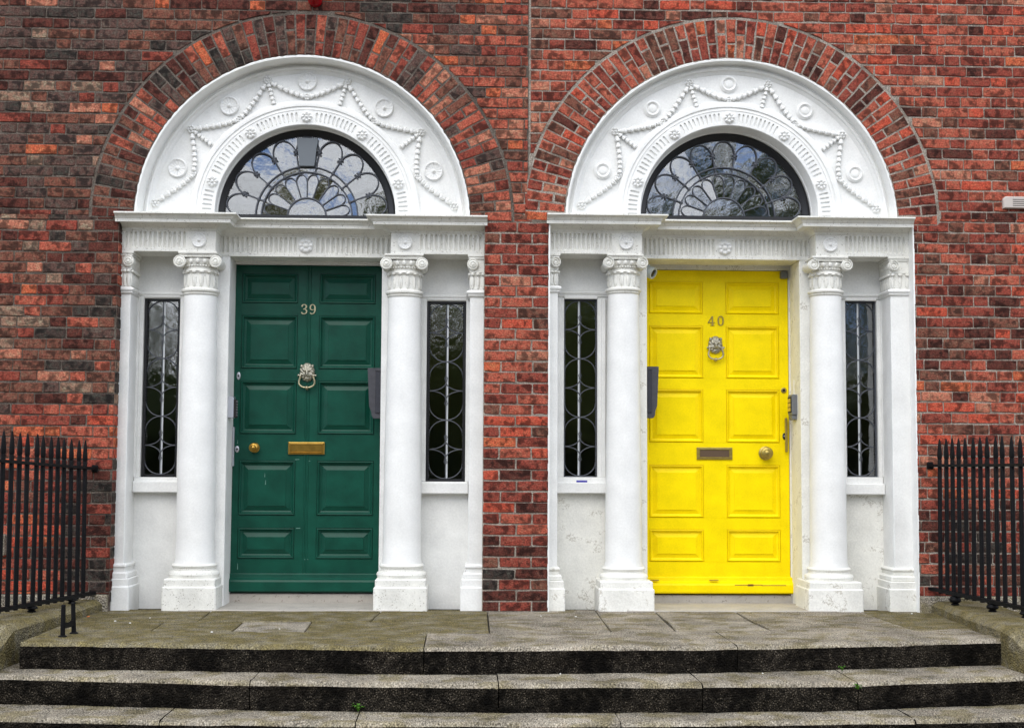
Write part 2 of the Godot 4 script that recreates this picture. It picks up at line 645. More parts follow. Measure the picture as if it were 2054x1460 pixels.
func brick_shape(L: float, H: float) -> ArrayMesh:
	var st = nst()
	var c = 0.006
	var p = PackedVector2Array()
	var base = [[-L / 2 + c, -H / 2], [0, -H / 2], [L / 2 - c, -H / 2], [L / 2, -H / 2 + c], [L / 2, H / 2 - c], [L / 2 - c, H / 2], [0, H / 2], [-L / 2 + c, H / 2], [-L / 2, H / 2 - c], [-L / 2, -H / 2 + c]]
	for b in base:
		p.append(Vector2(b[0] + rng.randf_range(-0.003, 0.003), b[1] + rng.randf_range(-0.0034, 0.0034)))
	slab(st, p, -0.02, 0.003, 0.005, 0.002)
	st.generate_normals()
	return st.commit()

func pick(kinds: Dictionary, dark := 0.5) -> String:
	var total = 0.0
	var weights = {}
	for k in kinds:
		weights[k] = kinds[k] * (lerpf(0.35, 1.75, dark) if k in ["purple", "charcoal", "maroon", "brown", "deep"] else lerpf(1.65, 0.35, dark))
		total += weights[k]
	var r = rng.randf() * total
	for k in weights:
		r -= weights[k]
		if r <= 0.0:
			return k
	return weights.keys()[0]

# which clay stands where, read off the photograph
func clay_at(p: Vector2) -> String:
	var s = pix(Vector3(p.x, p.y, 0))
	var soot = clampf(nz.get_noise_2d(p.x * 0.9, p.y * 1.3) * 1.1 + 0.5, 0.0, 1.0)
	if s.x < 965.0 and s.x < 1062.0 and p.x < 0.12:
		if s.y > 925.0 and s.x > 120.0:
			return pick({"maroon": 4, "charcoal": 3, "deep": 1.5, "brown": 1}, soot)
		if s.y > 820.0:
			return pick({"red": 3, "orange": 1.5, "deep": 2, "brown": 1.6, "maroon": 0.6, "scarlet": 1}, soot)
		if s.y > 440.0 and s.x < 300.0:
			return pick({"brown": 3.4, "deep": 1.6, "red": 1.2, "pink": 1.2, "purple": 1.6, "charcoal": 0.8, "orange": 0.12, "maroon": 1.8, "dusty": 1.0}, soot)
		if s.y < 60.0 and s.x > 260.0 and s.x < 900.0:
			return pick({"maroon": 3, "charcoal": 1.6, "brown": 3, "orange": 0.7, "purple": 1.6, "deep": 1}, soot)
		if s.x < 560.0:
			return pick({"purple": 3.2, "charcoal": 1.4, "brown": 3.0, "maroon": 2.2, "dusty": 0.9, "pink": 0.5, "orange": 0.3, "deep": 0.6}, soot)
		return pick({"brown": 2.4, "pink": 2.4, "red": 1.6, "purple": 1.3, "deep": 1.0, "dusty": 0.9, "maroon": 0.8, "orange": 0.3}, soot)
	if p.x < 0.6 and s.y < 1230.0:
		if s.y > 1085.0:
			return pick({"maroon": 3, "deep": 3, "charcoal": 2, "brown": 0.6}, soot)
		if s.y > 900.0:
			return pick({"deep": 4, "red": 2.4, "maroon": 1.2, "scarlet": 1.2, "orange": 0.6}, soot)
		if s.y < 420.0:
			return pick({"red": 3, "brown": 1.6, "deep": 2, "pink": 1.4, "orange": 0.5, "dusty": 0.4}, soot)
		return pick({"red": 4, "scarlet": 1.4, "pink": 0.9, "deep": 2, "brown": 0.9, "orange": 0.7}, soot)
	if s.y > 1000.0:
		return pick({"maroon": 3, "deep": 3.4, "charcoal": 0.8, "red": 1.5, "brown": 1}, soot)
	return pick({"red": 4, "deep": 3.2, "scarlet": 1.2, "brown": 1.2, "pink": 0.6, "orange": 0.5, "maroon": 1.0}, soot)

func disc(c: Vector2, r: float, n := 72) -> PackedVector2Array:
	var p = PackedVector2Array()
	for i in n + 1:
		var a = PI * i / n
		p.append(c + Vector2(cos(a), sin(a)) * r)
	return p

func rect(x0: float, x1: float, y0: float, y1: float) -> PackedVector2Array:
	return PackedVector2Array([Vector2(x0, y0), Vector2(x1, y0), Vector2(x1, y1), Vector2(x0, y1)])

func area(p: PackedVector2Array) -> float:
	var a = 0.0
	for i in p.size():
		a += p[i].cross(p[(i + 1) % p.size()])
	return absf(a) * 0.5

# one course after another in Flemish bond, cut where an opening or an arch takes the room
func lay(list: Array, x0: float, x1: float, y0: float, y1: float, base_y: float, base_x: float, cuts: Array, region: PackedVector2Array):
	var S = 0.218
	var H = 0.107
	var unit = S + H + 2 * PERPEND
	for k in range(floori((y0 - base_y) / COURSE) - 1, ceili((y1 - base_y) / COURSE) + 1):
		var by = base_y + k * COURSE + JOINT * 0.5
		var x = x0 - 1.0 - fposmod(x0 - 1.0 - base_x, unit) - (unit * 0.5 if posmod(k, 2) == 1 else 0.0) + rng.randf_range(-0.012, 0.012)
		var long = true
		while x < x1:
			var L = (S if long else H) + rng.randf_range(-0.004, 0.004)
			var w = L + PERPEND
			one_brick(list, x, L, by, cuts, region, long)
			x += w
			long = not long

func one_brick(list: Array, x: float, L: float, by: float, cuts: Array, region: PackedVector2Array, long: bool):
	var h = COURSE - JOINT
	by += nz.get_noise_2d(x * 1.3, by * 5.0) * 0.006
	var r = rect(x, x + L, by, by + h)
	var parts = [r]
	var full = true
	var got = Geometry2D.intersect_polygons(r, region)
	if got.is_empty():
		return
	if area(got[0]) < L * h * 0.995:
		parts = got
		full = false
	for c in cuts:
		var nx = []
		for p in parts:
			var res = Geometry2D.clip_polygons(p, c)
			var a = 0.0
			for q in res:
				a += area(q)
			if absf(a - area(p)) > 1e-6:
				full = false
				nx.append_array(res)
			else:
				nx.append(p)
		parts = nx
	for p in parts:
		if area(p) < 0.0009:
			continue
		var mid = Vector2.ZERO
		for v in p:
			mid += v
		mid /= p.size()
		list.append({"poly": p, "full": full, "mid": mid, "L": L, "long": long, "area": area(p)})

func tidy(p: PackedVector2Array) -> PackedVector2Array:
	var out = PackedVector2Array()
	for v in p:
		if out.is_empty() or (out[-1] - v).length() > 0.012:
			out.append(v)
	return out if out.size() > 2 else p

func set_bricks(list: Array, wall: Node3D, most := 300):
	if stretchers.is_empty():
		for i in 7:
			stretchers.append(brick_shape(0.215, COURSE - JOINT))
			headers.append(brick_shape(0.104, COURSE - JOINT))
	for b in list:
		var s = pix(Vector3(b.mid.x, b.mid.y, 0))
		b.seen = b.area if s.x > -20 and s.x < 2074 and s.y > -8 and s.y < 1235 else 0.0
		b.seen *= 0.6 if s.y > 870 and (s.x < 190 or s.x > 1860) else 1.0
		b.clay = clay_at(b.mid)
	list.sort_custom(func(a, b): return a.seen > b.seen)
	var rest = {}
	var n = 0
	for b in list:
		var mesh: Mesh
		var tr = Transform3D(Basis.IDENTITY, Vector3(b.mid.x, b.mid.y, rng.randf_range(-0.0025, 0.0025)))
		if b.full:
			mesh = (stretchers if b.long else headers)[rng.randi() % 7]
			var len0 = 0.215 if b.long else 0.104
			tr.basis = Basis(Vector3(b.L / len0 * (1 if rng.randf() < 0.5 else 1), 0, 0), Vector3(0, 1, 0), Vector3(0, 0, 1)) * Basis(Vector3.BACK, rng.randf_range(-0.008, 0.008))
		else:
			var st = nst()
			var p = PackedVector2Array()
			for v in tidy(b.poly):
				p.append(v - b.mid)
			slab(st, p, -0.02, 0.003, 0.005, 0.0015)
			st.generate_normals()
			mesh = st.commit()
		if n < most:
			var o = put("brick", mesh, b.clay, wall)
			o.transform = tr
		else:
			if not rest.has(b.clay):
				rest[b.clay] = nst()
			rest[b.clay].append_from(mesh, 0, tr)
		n += 1
	if not rest.is_empty():
		var am = ArrayMesh.new()
		var i = 0
		for key in rest:
			rest[key].commit(am)
			am.surface_set_material(i, M[key])
			i += 1
		var o = put("brick_remainder", am, null, wall)
		tag(o, "", "", "", "stuff")

func brick_arch(house: Node3D, c: Vector2, r0: float, r1: float, mortar: String, count: int, kinds: Callable):
	var st = nst()
	lathe(st, [Vector2(r1, -0.03), Vector2(r1, -0.001), Vector2(r0, -0.001), Vector2(r0, -0.12)], Vector3(c.x, c.y, 0), Vector3.BACK, 72, 0.0, PI)
	var ring = put("brick_arch", st, mortar, house)
	var da = PI / count
	for i in count:
		var a = da * i
		var cut = r0 + (0.104 if i % 2 == 0 else r1 - r0 - 0.116) + rng.randf_range(-0.012, 0.012)
		for seg in [[r0 + 0.004, cut - 0.0045], [cut + 0.0045, r1 - 0.012]]:
			var p = PackedVector2Array()
			var mid = Vector2.from_angle(a + da * 0.5) * (seg[0] + seg[1]) * 0.5 + c
			var g = 0.0046
			for w in [[seg[0], 0], [(seg[0] + seg[1]) * 0.5, 0], [seg[1], 0], [seg[1], 1], [(seg[0] + seg[1]) * 0.5, 1], [seg[0], 1]]:
				var an = a + g / w[0] if w[1] == 0 else a + da - g / w[0]
				p.append(Vector2.from_angle(an) * w[0] + c - mid + Vector2(rng.randf_range(-0.002, 0.002), rng.randf_range(-0.002, 0.002)))
			var s2 = nst()
			slab(s2, p, -0.02, 0.003, 0.005, 0.002)
			put("voussoir", s2, pick(kinds.call(rad_to_deg(a), seg[0] > r0 + 0.05)), ring, Vector3(mid.x, mid.y, rng.randf_range(-0.002, 0.002)))

# ------------------------------------------------------------------ plaster ornament
func flower(n: int, depth: float) -> Callable:
	return func(r, a):
		var petal = absf(cos(a * n * 0.5))
		var h = depth * (0.35 + 0.65 * petal) * smoothstep(1.0, 0.8, r) if r > 0.3 else depth * (1.2 - r * 1.2)
		if r > 0.28 and r < 0.42:
			h = depth * 0.25
		return h
func dish(n: int, depth: float) -> Callable:
	return func(r, a):
		if r > 0.84:
			return depth * (0.9 if r < 0.95 else 0.3)
		if r < 0.2:
			return depth * 1.1
		return depth * (0.15 + 0.5 * absf(cos(a * n * 0.5)) * r)
func target_ring(depth: float) -> Callable:
	return func(r, _a):
		if r > 0.85:
			return depth * 0.3
		if r > 0.62:
			return depth
		if r > 0.45:
			return depth * 0.2
		return depth * (0.9 - r * 0.5)

func husks(st, pts: Array, z: float, size: float):
	for i in pts.size() - 1:
		var d = (pts[i + 1] - pts[i])
		var t = d.normalized()
		var m = (pts[i] + pts[i + 1]) * 0.5
		var nrm = Vector2(-t.y, t.x)
		ball(st, Vector3(m.x, m.y, z), Vector3(nrm.x, nrm.y, 0) * size * 0.42, Vector3(t.x, t.y, 0) * d.length() * 0.5, Vector3(0, 0, size * 0.42), 6, 4)
		var e = m + t * d.length() * 0.22
		ball(st, Vector3(e.x, e.y, z + size * 0.12), Vector3(nrm.x, nrm.y, 0) * size * 0.58, Vector3(t.x, t.y, 0) * d.length() * 0.26, Vector3(0, 0, size * 0.42), 6, 4)

func arch_surround(house: Node3D, D: Dictionary):
	var c = D.arc
	var o = Vector3(c.x, c.y, 0)
	var R = D.R
	var za = D.zarch
	var st = nst()
	lathe(st, [Vector2(R + 0.006, -0.02), Vector2(R + 0.004, 0.002), Vector2(R - 0.006, 0.004), Vector2(R - 0.012, za + 0.03), Vector2(R - 0.022, za + 0.005), Vector2(R - 0.03, za + 0.012), Vector2(R - 0.044, za + 0.026), Vector2(R - 0.055, za + 0.018), Vector2(R - 0.058, za + 0.006), Vector2(R - 0.075, za - 0.004), Vector2(R - 0.082, za - 0.012), Vector2(0.752, za - 0.012)], o, Vector3.BACK, 96, 0.0, PI)
	# the inner rings spring a little higher
	var ci = D.inner
	var oi = Vector3(ci.x, ci.y, 0)
	lathe(st, [Vector2(0.826, za - 0.014), Vector2(0.826, za - 0.003), Vector2(0.818, za + 0.006), Vector2(0.80, za + 0.012), Vector2(0.782, za + 0.010), Vector2(0.779, za + 0.001), Vector2(0.758, za + 0.004), Vector2(0.755, za)], oi, Vector3.BACK, 96, -0.06, PI + 0.06)
	# ragged lip of paint along the brick
	var lip = []
	for i in 161:
		var a = PI * i / 160.0
		lip.append(Vector2.from_angle(a) * (R + 0.002 + nz.get_noise_2d(i * 0.7, R) * 0.006 + rng.randf_range(-0.002, 0.002)))
	bar(st, lip, o + Vector3(0, 0, 0.001), 0.006, 0.004, 5)
	# fluted band, broken by rosettes
	var marks = [-3.0, 18.6, 55.3, 90.0, 124.7, 161.4, 183.0]
	for i in marks.size() - 1:
		var a0 = deg_to_rad(marks[i])
		var a1 = deg_to_rad(marks[i + 1])
		var g0 = a0 + (0.02 if i == 0 else deg_to_rad(4.6))
		var g1 = a1 - (0.02 if i == marks.size() - 2 else deg_to_rad(4.6))
		var n = roundi((g1 - g0) / deg_to_rad(2.65))
		var cents = []
		for k in n:
			cents.append(g0 + (g1 - g0) * (k + 0.5) / n)
		fluted(st, a0, a1, 0.652, 0.755, cents, 0.0115, 0.668, 0.741, 0.018, func(u, v, d): return Vector3(ci.x + cos(u) * v, ci.y + sin(u) * v, za - d))
	lathe(st, [Vector2(0.652, za), Vector2(0.648, za - 0.004), Vector2(D.fanR + 0.002, D.zfan + 0.045), Vector2(D.fanR - 0.003, D.zfan + 0.04), Vector2(D.fanR - 0.004, D.zfan - 0.03)], oi, Vector3.BACK, 96, -0.06, PI + 0.06)
	var arch = put("arch_surround", st, D.paint, house)
	for i in range(1, 6):
		var p = ci + Vector2.from_angle(deg_to_rad(marks[i])) * 0.704
		var s2 = nst()
		relief(s2, Vector3.ZERO, 0.042, flower(8, 0.024), 32, 6)
		put("rosette", s2, D.paint, arch, Vector3(p.x, p.y, za + 0.002))
	var zp = za - 0.010
	c = D.swags
	for a in [21.0, 55.5, 90.0, 124.5, 159.0]:
		var p = c + Vector2.from_angle(deg_to_rad(a)) * (0.985 if a != 90.0 else 1.0)
		var s2 = nst()
		relief(s2, Vector3.ZERO, 0.07 if D.dishes else 0.064, dish(14, 0.024) if D.dishes else target_ring(0.020), 40, 10)
		put("roundel", s2, D.paint, arch, Vector3(p.x, p.y, zp))
	var hooks = [5.2, 37.6, 74.0, 106.0, 142.4, 174.8]
	for i in hooks.size():
		var s2 = nst()
		var p = c + Vector2.from_angle(deg_to_rad(hooks[i])) * (1.045 if i > 0 and i < 5 else 1.075)
		relief(s2, Vector3.ZERO, 0.032, flower(6, 0.026), 24, 5)
		put("garland_boss", s2, D.paint, arch, Vector3(p.x, p.y, zp))
		if i > 0 and i < 5:
			var pts = []
			for k in 6:
				pts.append(c + Vector2.from_angle(deg_to_rad(hooks[i])) * lerpf(1.02, 0.857, k / 5.0))
			var s3 = nst()
			husks(s3, pts, zp + 0.012, 0.036)
			put("garland_tail", s3, D.paint, arch)
	for i in hooks.size() - 1:
		var s2 = nst()
		var n = 13 if i == 2 else 15
		var pts = []
		for k in n + 1:
			var t = float(k) / n
			var e = absf(2.0 * t - 1.0)
			var r0 = 1.02 if not ((i == 0 and t < 0.5) or (i == 4 and t > 0.5)) else 1.06
			var low = 0.885 if i == 2 else 0.865
			var r = low + (r0 - low) * pow(e, 1.7)
			pts.append(c + Vector2.from_angle(deg_to_rad(lerpf(hooks[i] + 1.0, hooks[i + 1] - 1.0, t))) * r)
		husks(s2, pts.slice(0, n / 2 + 1), zp + 0.013, 0.040)
		var back_half = pts.slice(n / 2 + 1)
		back_half.reverse()
		husks(s2, back_half, zp + 0.013, 0.040)
		var mid = (pts[n / 2] + pts[n / 2 + 1]) * 0.5
		relief(s2, Vector3(mid.x, mid.y, zp + 0.004), 0.026, flower(4, 0.02), 20, 5)
		put("garland", s2, D.paint, arch)

# ------------------------------------------------------------------ columns and the rest of the surround
func volute(st, o: Vector3, r: float, depth: float, spiral: bool):
	lathe(st, [Vector2(r * 0.85, -depth), Vector2(r * 0.85, -0.02), Vector2(r, -0.016), Vector2(r, 0.0), Vector2(r * 0.88, 0.006), Vector2(r * 0.80, 0.0), Vector2(r * 0.62, 0.002), Vector2(r * 0.58, 0.010), Vector2(r * 0.46, 0.013), Vector2(r * 0.40, 0.005), Vector2(r * 0.28, 0.006), Vector2(r * 0.24, 0.016), Vector2(0.0, 0.02)], o, Vector3.BACK, 28)
	if spiral:
		var pts = []
		for i in 41:
			var t = i / 40.0
			pts.append(Vector2.from_angle(PI * 0.5 - t * TAU * 1.9) * r * lerpf(1.02, 0.2, t))
		bar(st, pts, o + Vector3(0, 0, 0.008), r * 0.11, 0.010, 6)

func capital(st, x: float, z: float, ya: float, yt: float, rt: float, spiral: bool):
	# ya: foot of the astragal, yt: top of the abacus
	var h = yt - ya
	var f = func(t): return ya + h * t
	lathe(st, [Vector2(rt, ya - 0.002), Vector2(rt + 0.004, ya), Vector2(rt + 0.010, f.call(0.03)), Vector2(rt + 0.004, f.call(0.055)), Vector2(rt + 0.008, f.call(0.06)), Vector2(rt + 0.018, f.call(0.085)), Vector2(rt + 0.020, f.call(0.12)), Vector2(rt + 0.012, f.call(0.15)), Vector2(rt - 0.004, f.call(0.165)), Vector2(rt - 0.004, f.call(0.50)), Vector2(rt + 0.012, f.call(0.56)), Vector2(rt + 0.004, f.call(0.60)), Vector2(rt + 0.002, f.call(0.66)), Vector2(rt + 0.018, f.call(0.74)), Vector2(rt + 0.028, f.call(0.84)), Vector2(0.02, f.call(0.86))], Vector3(x, 0, z), Vector3.UP, 48)
	for k in range(0, 14):
		var a = TAU * k / 14.0
		var d = Vector3(cos(a), 0, sin(a))
		var t = Vector3(-sin(a), 0, cos(a))
		ball(st, Vector3(x, f.call(0.34), z) + d * (rt - 0.004), t * 0.017, Vector3.UP * h * 0.17, d * 0.0045, 6, 5)
		ball(st, Vector3(x, f.call(0.34), z) + d * (rt + 0.001), t * 0.004, Vector3.UP * h * 0.16, d * 0.005, 5, 4)
		ball(st, Vector3(x, f.call(0.535), z) + d * (rt + 0.006), t * 0.018, Vector3.UP * h * 0.03, d * 0.011, 7, 4)
	for k in range(0, 40):
		var a = TAU * k / 40.0
		ball(st, Vector3(x + cos(a) * (rt + 0.012), f.call(0.675), z + sin(a) * (rt + 0.012)), Vector3.RIGHT * 0.008, Vector3.UP * 0.008, Vector3.BACK * 0.008, 5, 3)
	for k in range(-2, 3):
		var a = PI * 0.5 + k * 0.36
		var d = Vector3(cos(a), 0, sin(a))
		ball(st, Vector3(x, f.call(0.785), z) + d * (rt + 0.018), Vector3(-d.z, 0, d.x) * 0.016, Vector3.UP * h * 0.07, d * 0.014, 7, 5)
	for s in [-1.0, 1.0]:
		volute(st, Vector3(x + s * (rt + 0.010), f.call(0.765), z + rt + 0.024), h * 0.145, 2.0 * rt + 0.04, spiral)
	box(st, x - rt - 0.002, x + rt + 0.002, f.call(0.865), f.call(0.905), z - rt - 0.01, z + rt + 0.022, 0.006)
	box(st, x - rt - 0.012, x + rt + 0.012, f.call(0.905), f.call(0.945), z - rt - 0.02, z + rt + 0.024, 0.008)
	box(st, x - rt - 0.020, x + rt + 0.020, f.call(0.943), yt, z - rt - 0.02, z + rt + 0.032, 0.004)

func column(house: Node3D, D: Dictionary, x: float, spiral: bool):
	var z = D.zcol
	var rb = D.rb
	var rt = D.rt
	var y0 = D.base_top
	var y1 = D.astragal
	var st = nst()
	var prof = [Vector2(rb + 0.008, y0 - 0.004), Vector2(rb + 0.006, y0 + 0.012), Vector2(rb, y0 + 0.03)]
	for i in range(1, 13):
		var t = i / 12.0
		prof.append(Vector2(rb + (rt - rb) * pow(t, 1.5), y0 + 0.03 + (y1 - y0 - 0.03) * t))
	lathe(st, prof, Vector3(x, 0, z), Vector3.UP, 56)
	var col = put("column", st, D.paint, house)
	st = nst()
	capital(st, x, z, y1, D.fy0, rt, spiral)
	put("capital", st, "grimy_paint", col)
	st = nst()
	var b0 = D.plinth_top
	var h = y0 - b0
	lathe(st, [Vector2(rb + 0.036, b0 - 0.01), Vector2(rb + 0.038, b0 + h * 0.06), Vector2(rb + 0.043, b0 + h * 0.2), Vector2(rb + 0.038, b0 + h * 0.36), Vector2(rb + 0.030, b0 + h * 0.40), Vector2(rb + 0.014, b0 + h * 0.50), Vector2(rb + 0.012, b0 + h * 0.66), Vector2(rb + 0.018, b0 + h * 0.70), Vector2(rb + 0.024, b0 + h * 0.84), Vector2(rb + 0.014, b0 + h * 0.98), Vector2(0.05, y0)], Vector3(x, 0, z), Vector3.UP, 48)
	put("base", st, "grimy_paint" if D.bead else "old_paint", col)
	st = nst()
	var w = D.plinth_w
	var mid = D.plinth_mid
	box(st, x - w + 0.01, x + w - 0.01, mid - 0.01, b0 - 0.006, D.zap - 0.06, D.zpl - 0.012, 0.006)
	box(st, x - w, x + w, -0.03, mid, D.zap - 0.06, D.zpl, 0.008)
	put("plinth", st, "grimy_paint" if D.bead else "old_paint", col)

func pilaster(house: Node3D, D: Dictionary, xin: float, xout: float, spiral: bool):
	# xin: the edge towards the door, xout: where it dies into the brick
	var s = signf(xin - xout)
	var zf = D.zf - 0.015
	var zb = D.zap - 0.05
	var y0 = D.base_top
	var y1 = D.astragal
	var st = nst()
	box(st, xin, xout, y0 - 0.01, y1 + 0.02, zb, zf, 0.004)
	var p = put("pilaster", st, D.paint, house)
	st = nst()
	var h = D.fy0 - y1
	box(st, xin - s * 0.004, xout, y1 + h * 0.1, y1 + h * 0.62, zb, zf - 0.004, 0.003)
	box(st, xin + s * 0.004, xout, y1 + h * 0.56, y1 + h * 0.92, zb, zf + 0.004, 0.006)
	box(st, xin + s * 0.012, xout, y1 + h * 0.88, y1 + h * 0.945, zb, zf + 0.014, 0.006)
	box(st, xin + s * 0.018, xout, y1 + h * 0.94, D.fy0, zb, zf + 0.02, 0.003)
	var n = 3
	for k in n:
		var xx = lerpf(xin - s * 0.018, xout, k / 2.6)
		ball(st, Vector3(xx, y1 + h * 0.34, zf - 0.003), Vector3.RIGHT * 0.014, Vector3.UP * h * 0.17, Vector3.BACK * 0.008, 6, 5)
		ball(st, Vector3(xx, y1 + h * 0.535, zf + 0.004), Vector3.RIGHT * 0.018, Vector3.UP * h * 0.04, Vector3.BACK * 0.014, 7, 4)
	for k in 6:
		var zz = lerpf(zf - 0.02, zb + 0.08, k / 5.0)
		ball(st, Vector3(xin - s * 0.002, y1 + h * 0.34, zz), Vector3.RIGHT * 0.008, Vector3.UP * h * 0.17, Vector3.BACK * 0.015, 6, 5)
		ball(st, Vector3(xin + s * 0.004, y1 + h * 0.535, zz), Vector3.RIGHT * 0.014, Vector3.UP * h * 0.04, Vector3.BACK * 0.018, 7, 4)
	volute(st, Vector3(xin - s * 0.018, y1 + h * 0.765, zf + 0.02), h * 0.135, 0.2, spiral)
	put("capital", st, "grimy_paint", p)
	st = nst()
	var b0 = D.plinth_top
	var bh = y0 - b0
	box(st, xin + s * 0.034, xout, b0 - 0.01, b0 + bh * 0.42, zb, zf + 0.034, 0.012)
	box(st, xin + s * 0.012, xout, b0 + bh * 0.4, b0 + bh * 0.7, zb, zf + 0.012, 0.004)
	box(st, xin + s * 0.022, xout, b0 + bh * 0.68, y0, zb, zf + 0.022, 0.010)
	put("base", st, D.low_paint, p)
	st = nst()
	box(st, xin + s * 0.046, xout, D.plinth_mid - 0.01, b0 - 0.004, zb, zf + 0.05, 0.005)
	box(st, xin + s * 0.054, xout, -0.03, D.plinth_mid, zb, zf + 0.062, 0.006)
	put("plinth", st, D.low_paint, p)

func entablature(house: Node3D, D: Dictionary):
	var zf = D.zf
	var zm = D.zm
	var y0 = D.fy0
	var y1 = D.fy1
	var ct = D.ct
	var path = [Vector2(D.x0, zf), Vector2(D.bi0, zf), Vector2(D.bi0, zm), Vector2(D.bi1, zm), Vector2(D.bi1, zf), Vector2(D.x1, zf)]
	var st = nst()
	var h = ct - y1
	run(st, path, [Vector2(-0.004, y1 - 0.012), Vector2(0.008, y1 - 0.010), Vector2(0.010, y1 + h * 0.04), Vector2(0.014, y1 + h * 0.08), Vector2(0.030, y1 + h * 0.22), Vector2(0.058, y1 + h * 0.33), Vector2(0.062, y1 + h * 0.37), Vector2(0.118, y1 + h * 0.33), Vector2(0.120, y1 + h * 0.31), Vector2(0.122, y1 + h * 0.55), Vector2(0.128, y1 + h * 0.58), Vector2(0.132, y1 + h * 0.66), Vector2(0.142, y1 + h * 0.78), Vector2(0.158, y1 + h * 0.86), Vector2(0.162, y1 + h * 0.88), Vector2(0.168, y1 + h * 0.885), Vector2(0.168, ct), Vector2(-0.19, ct + 0.004)], true)
	var face = func(z): return func(u, v, d): return Vector3(u, v, z - d)
	var seq = func(a: float, b: float, n: int, py: float, z: float):
		var out = []
		for k in n:
			out.append(ax(lerpf(a, b, float(k) / (n - 1)), py, z))
		return out
	var g0 = y0 + 0.022
	var g1 = y1 - 0.018
	fluted(st, D.x0, D.bi0, y0, y1, seq.call(D.fl[0][0], D.fl[0][1], D.fl[0][2], 480.0, zf), 0.0115, g0, g1, 0.018, face.call(zf))
	var mids = seq.call(D.fl[1][0], D.fl[1][1], D.fl[1][2], 492.0, zm)
	mids.append_array(seq.call(D.fl[2][0], D.fl[2][1], D.fl[2][2], 492.0, zm))
	fluted(st, D.bi0, D.bi1, y0, y1, mids, 0.0115, g0, g1, 0.018, face.call(zm))
	fluted(st, D.bi1, D.x1, y0, y1, seq.call(D.fl[3][0], D.fl[3][1], D.fl[3][2], 480.0, zf), 0.0115, g0, g1, 0.018, face.call(zf))
	for e in [[D.bi0, 1.0], [D.bi1, -1.0]]:
		q4o(st, Vector3(e[0], y0, zf), Vector3(e[0], y0, zm), Vector3(e[0], y1, zm), Vector3(e[0], y1, zf), Vector3(e[1], 0, 0))
	box(st, D.x0, D.bi0 - 0.003, y0, y1 + 0.02, D.zap - 0.1, zf - 0.021)
	box(st, D.bi1 + 0.003, D.x1, y0, y1 + 0.02, D.zap - 0.1, zf - 0.021)
	q4o(st, Vector3(D.x0, y0 + 0.0005, zf), Vector3(D.bi0, y0 + 0.0005, zf), Vector3(D.bi0, y0 + 0.0005, zm), Vector3(D.x0, y0 + 0.0005, zm), Vector3.DOWN)
	q4o(st, Vector3(D.x1, y0 + 0.0005, zf), Vector3(D.bi1, y0 + 0.0005, zf), Vector3(D.bi1, y0 + 0.0005, zm), Vector3(D.x1, y0 + 0.0005, zm), Vector3.DOWN)
	box(st, D.bi0 - 0.011, D.bi1 + 0.011, y0 + 0.001, y1 + 0.02, D.zdoor - 0.05, zm - 0.021)
	q4o(st, Vector3(D.bi0, y0 + 0.0005, zm), Vector3(D.bi1, y0 + 0.0005, zm), Vector3(D.bi1, y0 + 0.0005, zm - 0.03), Vector3(D.bi0, y0 + 0.0005, zm - 0.03), Vector3.DOWN)
	box(st, D.x0, D.x1, y1 + 0.019, ct - 0.004, D.zfan - 0.06, zm - 0.012)
	var e = put("entablature", st, "grimy_paint", house)
	var ry = (y0 + y1) * 0.5
	for p in [Vector3(D.cols[0] + 0.004, ry, zf), Vector3(D.cols[1] + 0.004, ry, zf)]:
		st = nst()
		relief(st, Vector3.ZERO, 0.053, dish(12, 0.020), 36, 9)
		put("rosette", st, D.paint, e, p + Vector3(0, 0, 0.001))
	st = nst()
	relief(st, Vector3.ZERO, 0.056, flower(8, 0.026), 36, 8)
	put("rosette", st, D.paint, e, Vector3(D.mid_rose, ry, zm + 0.001))

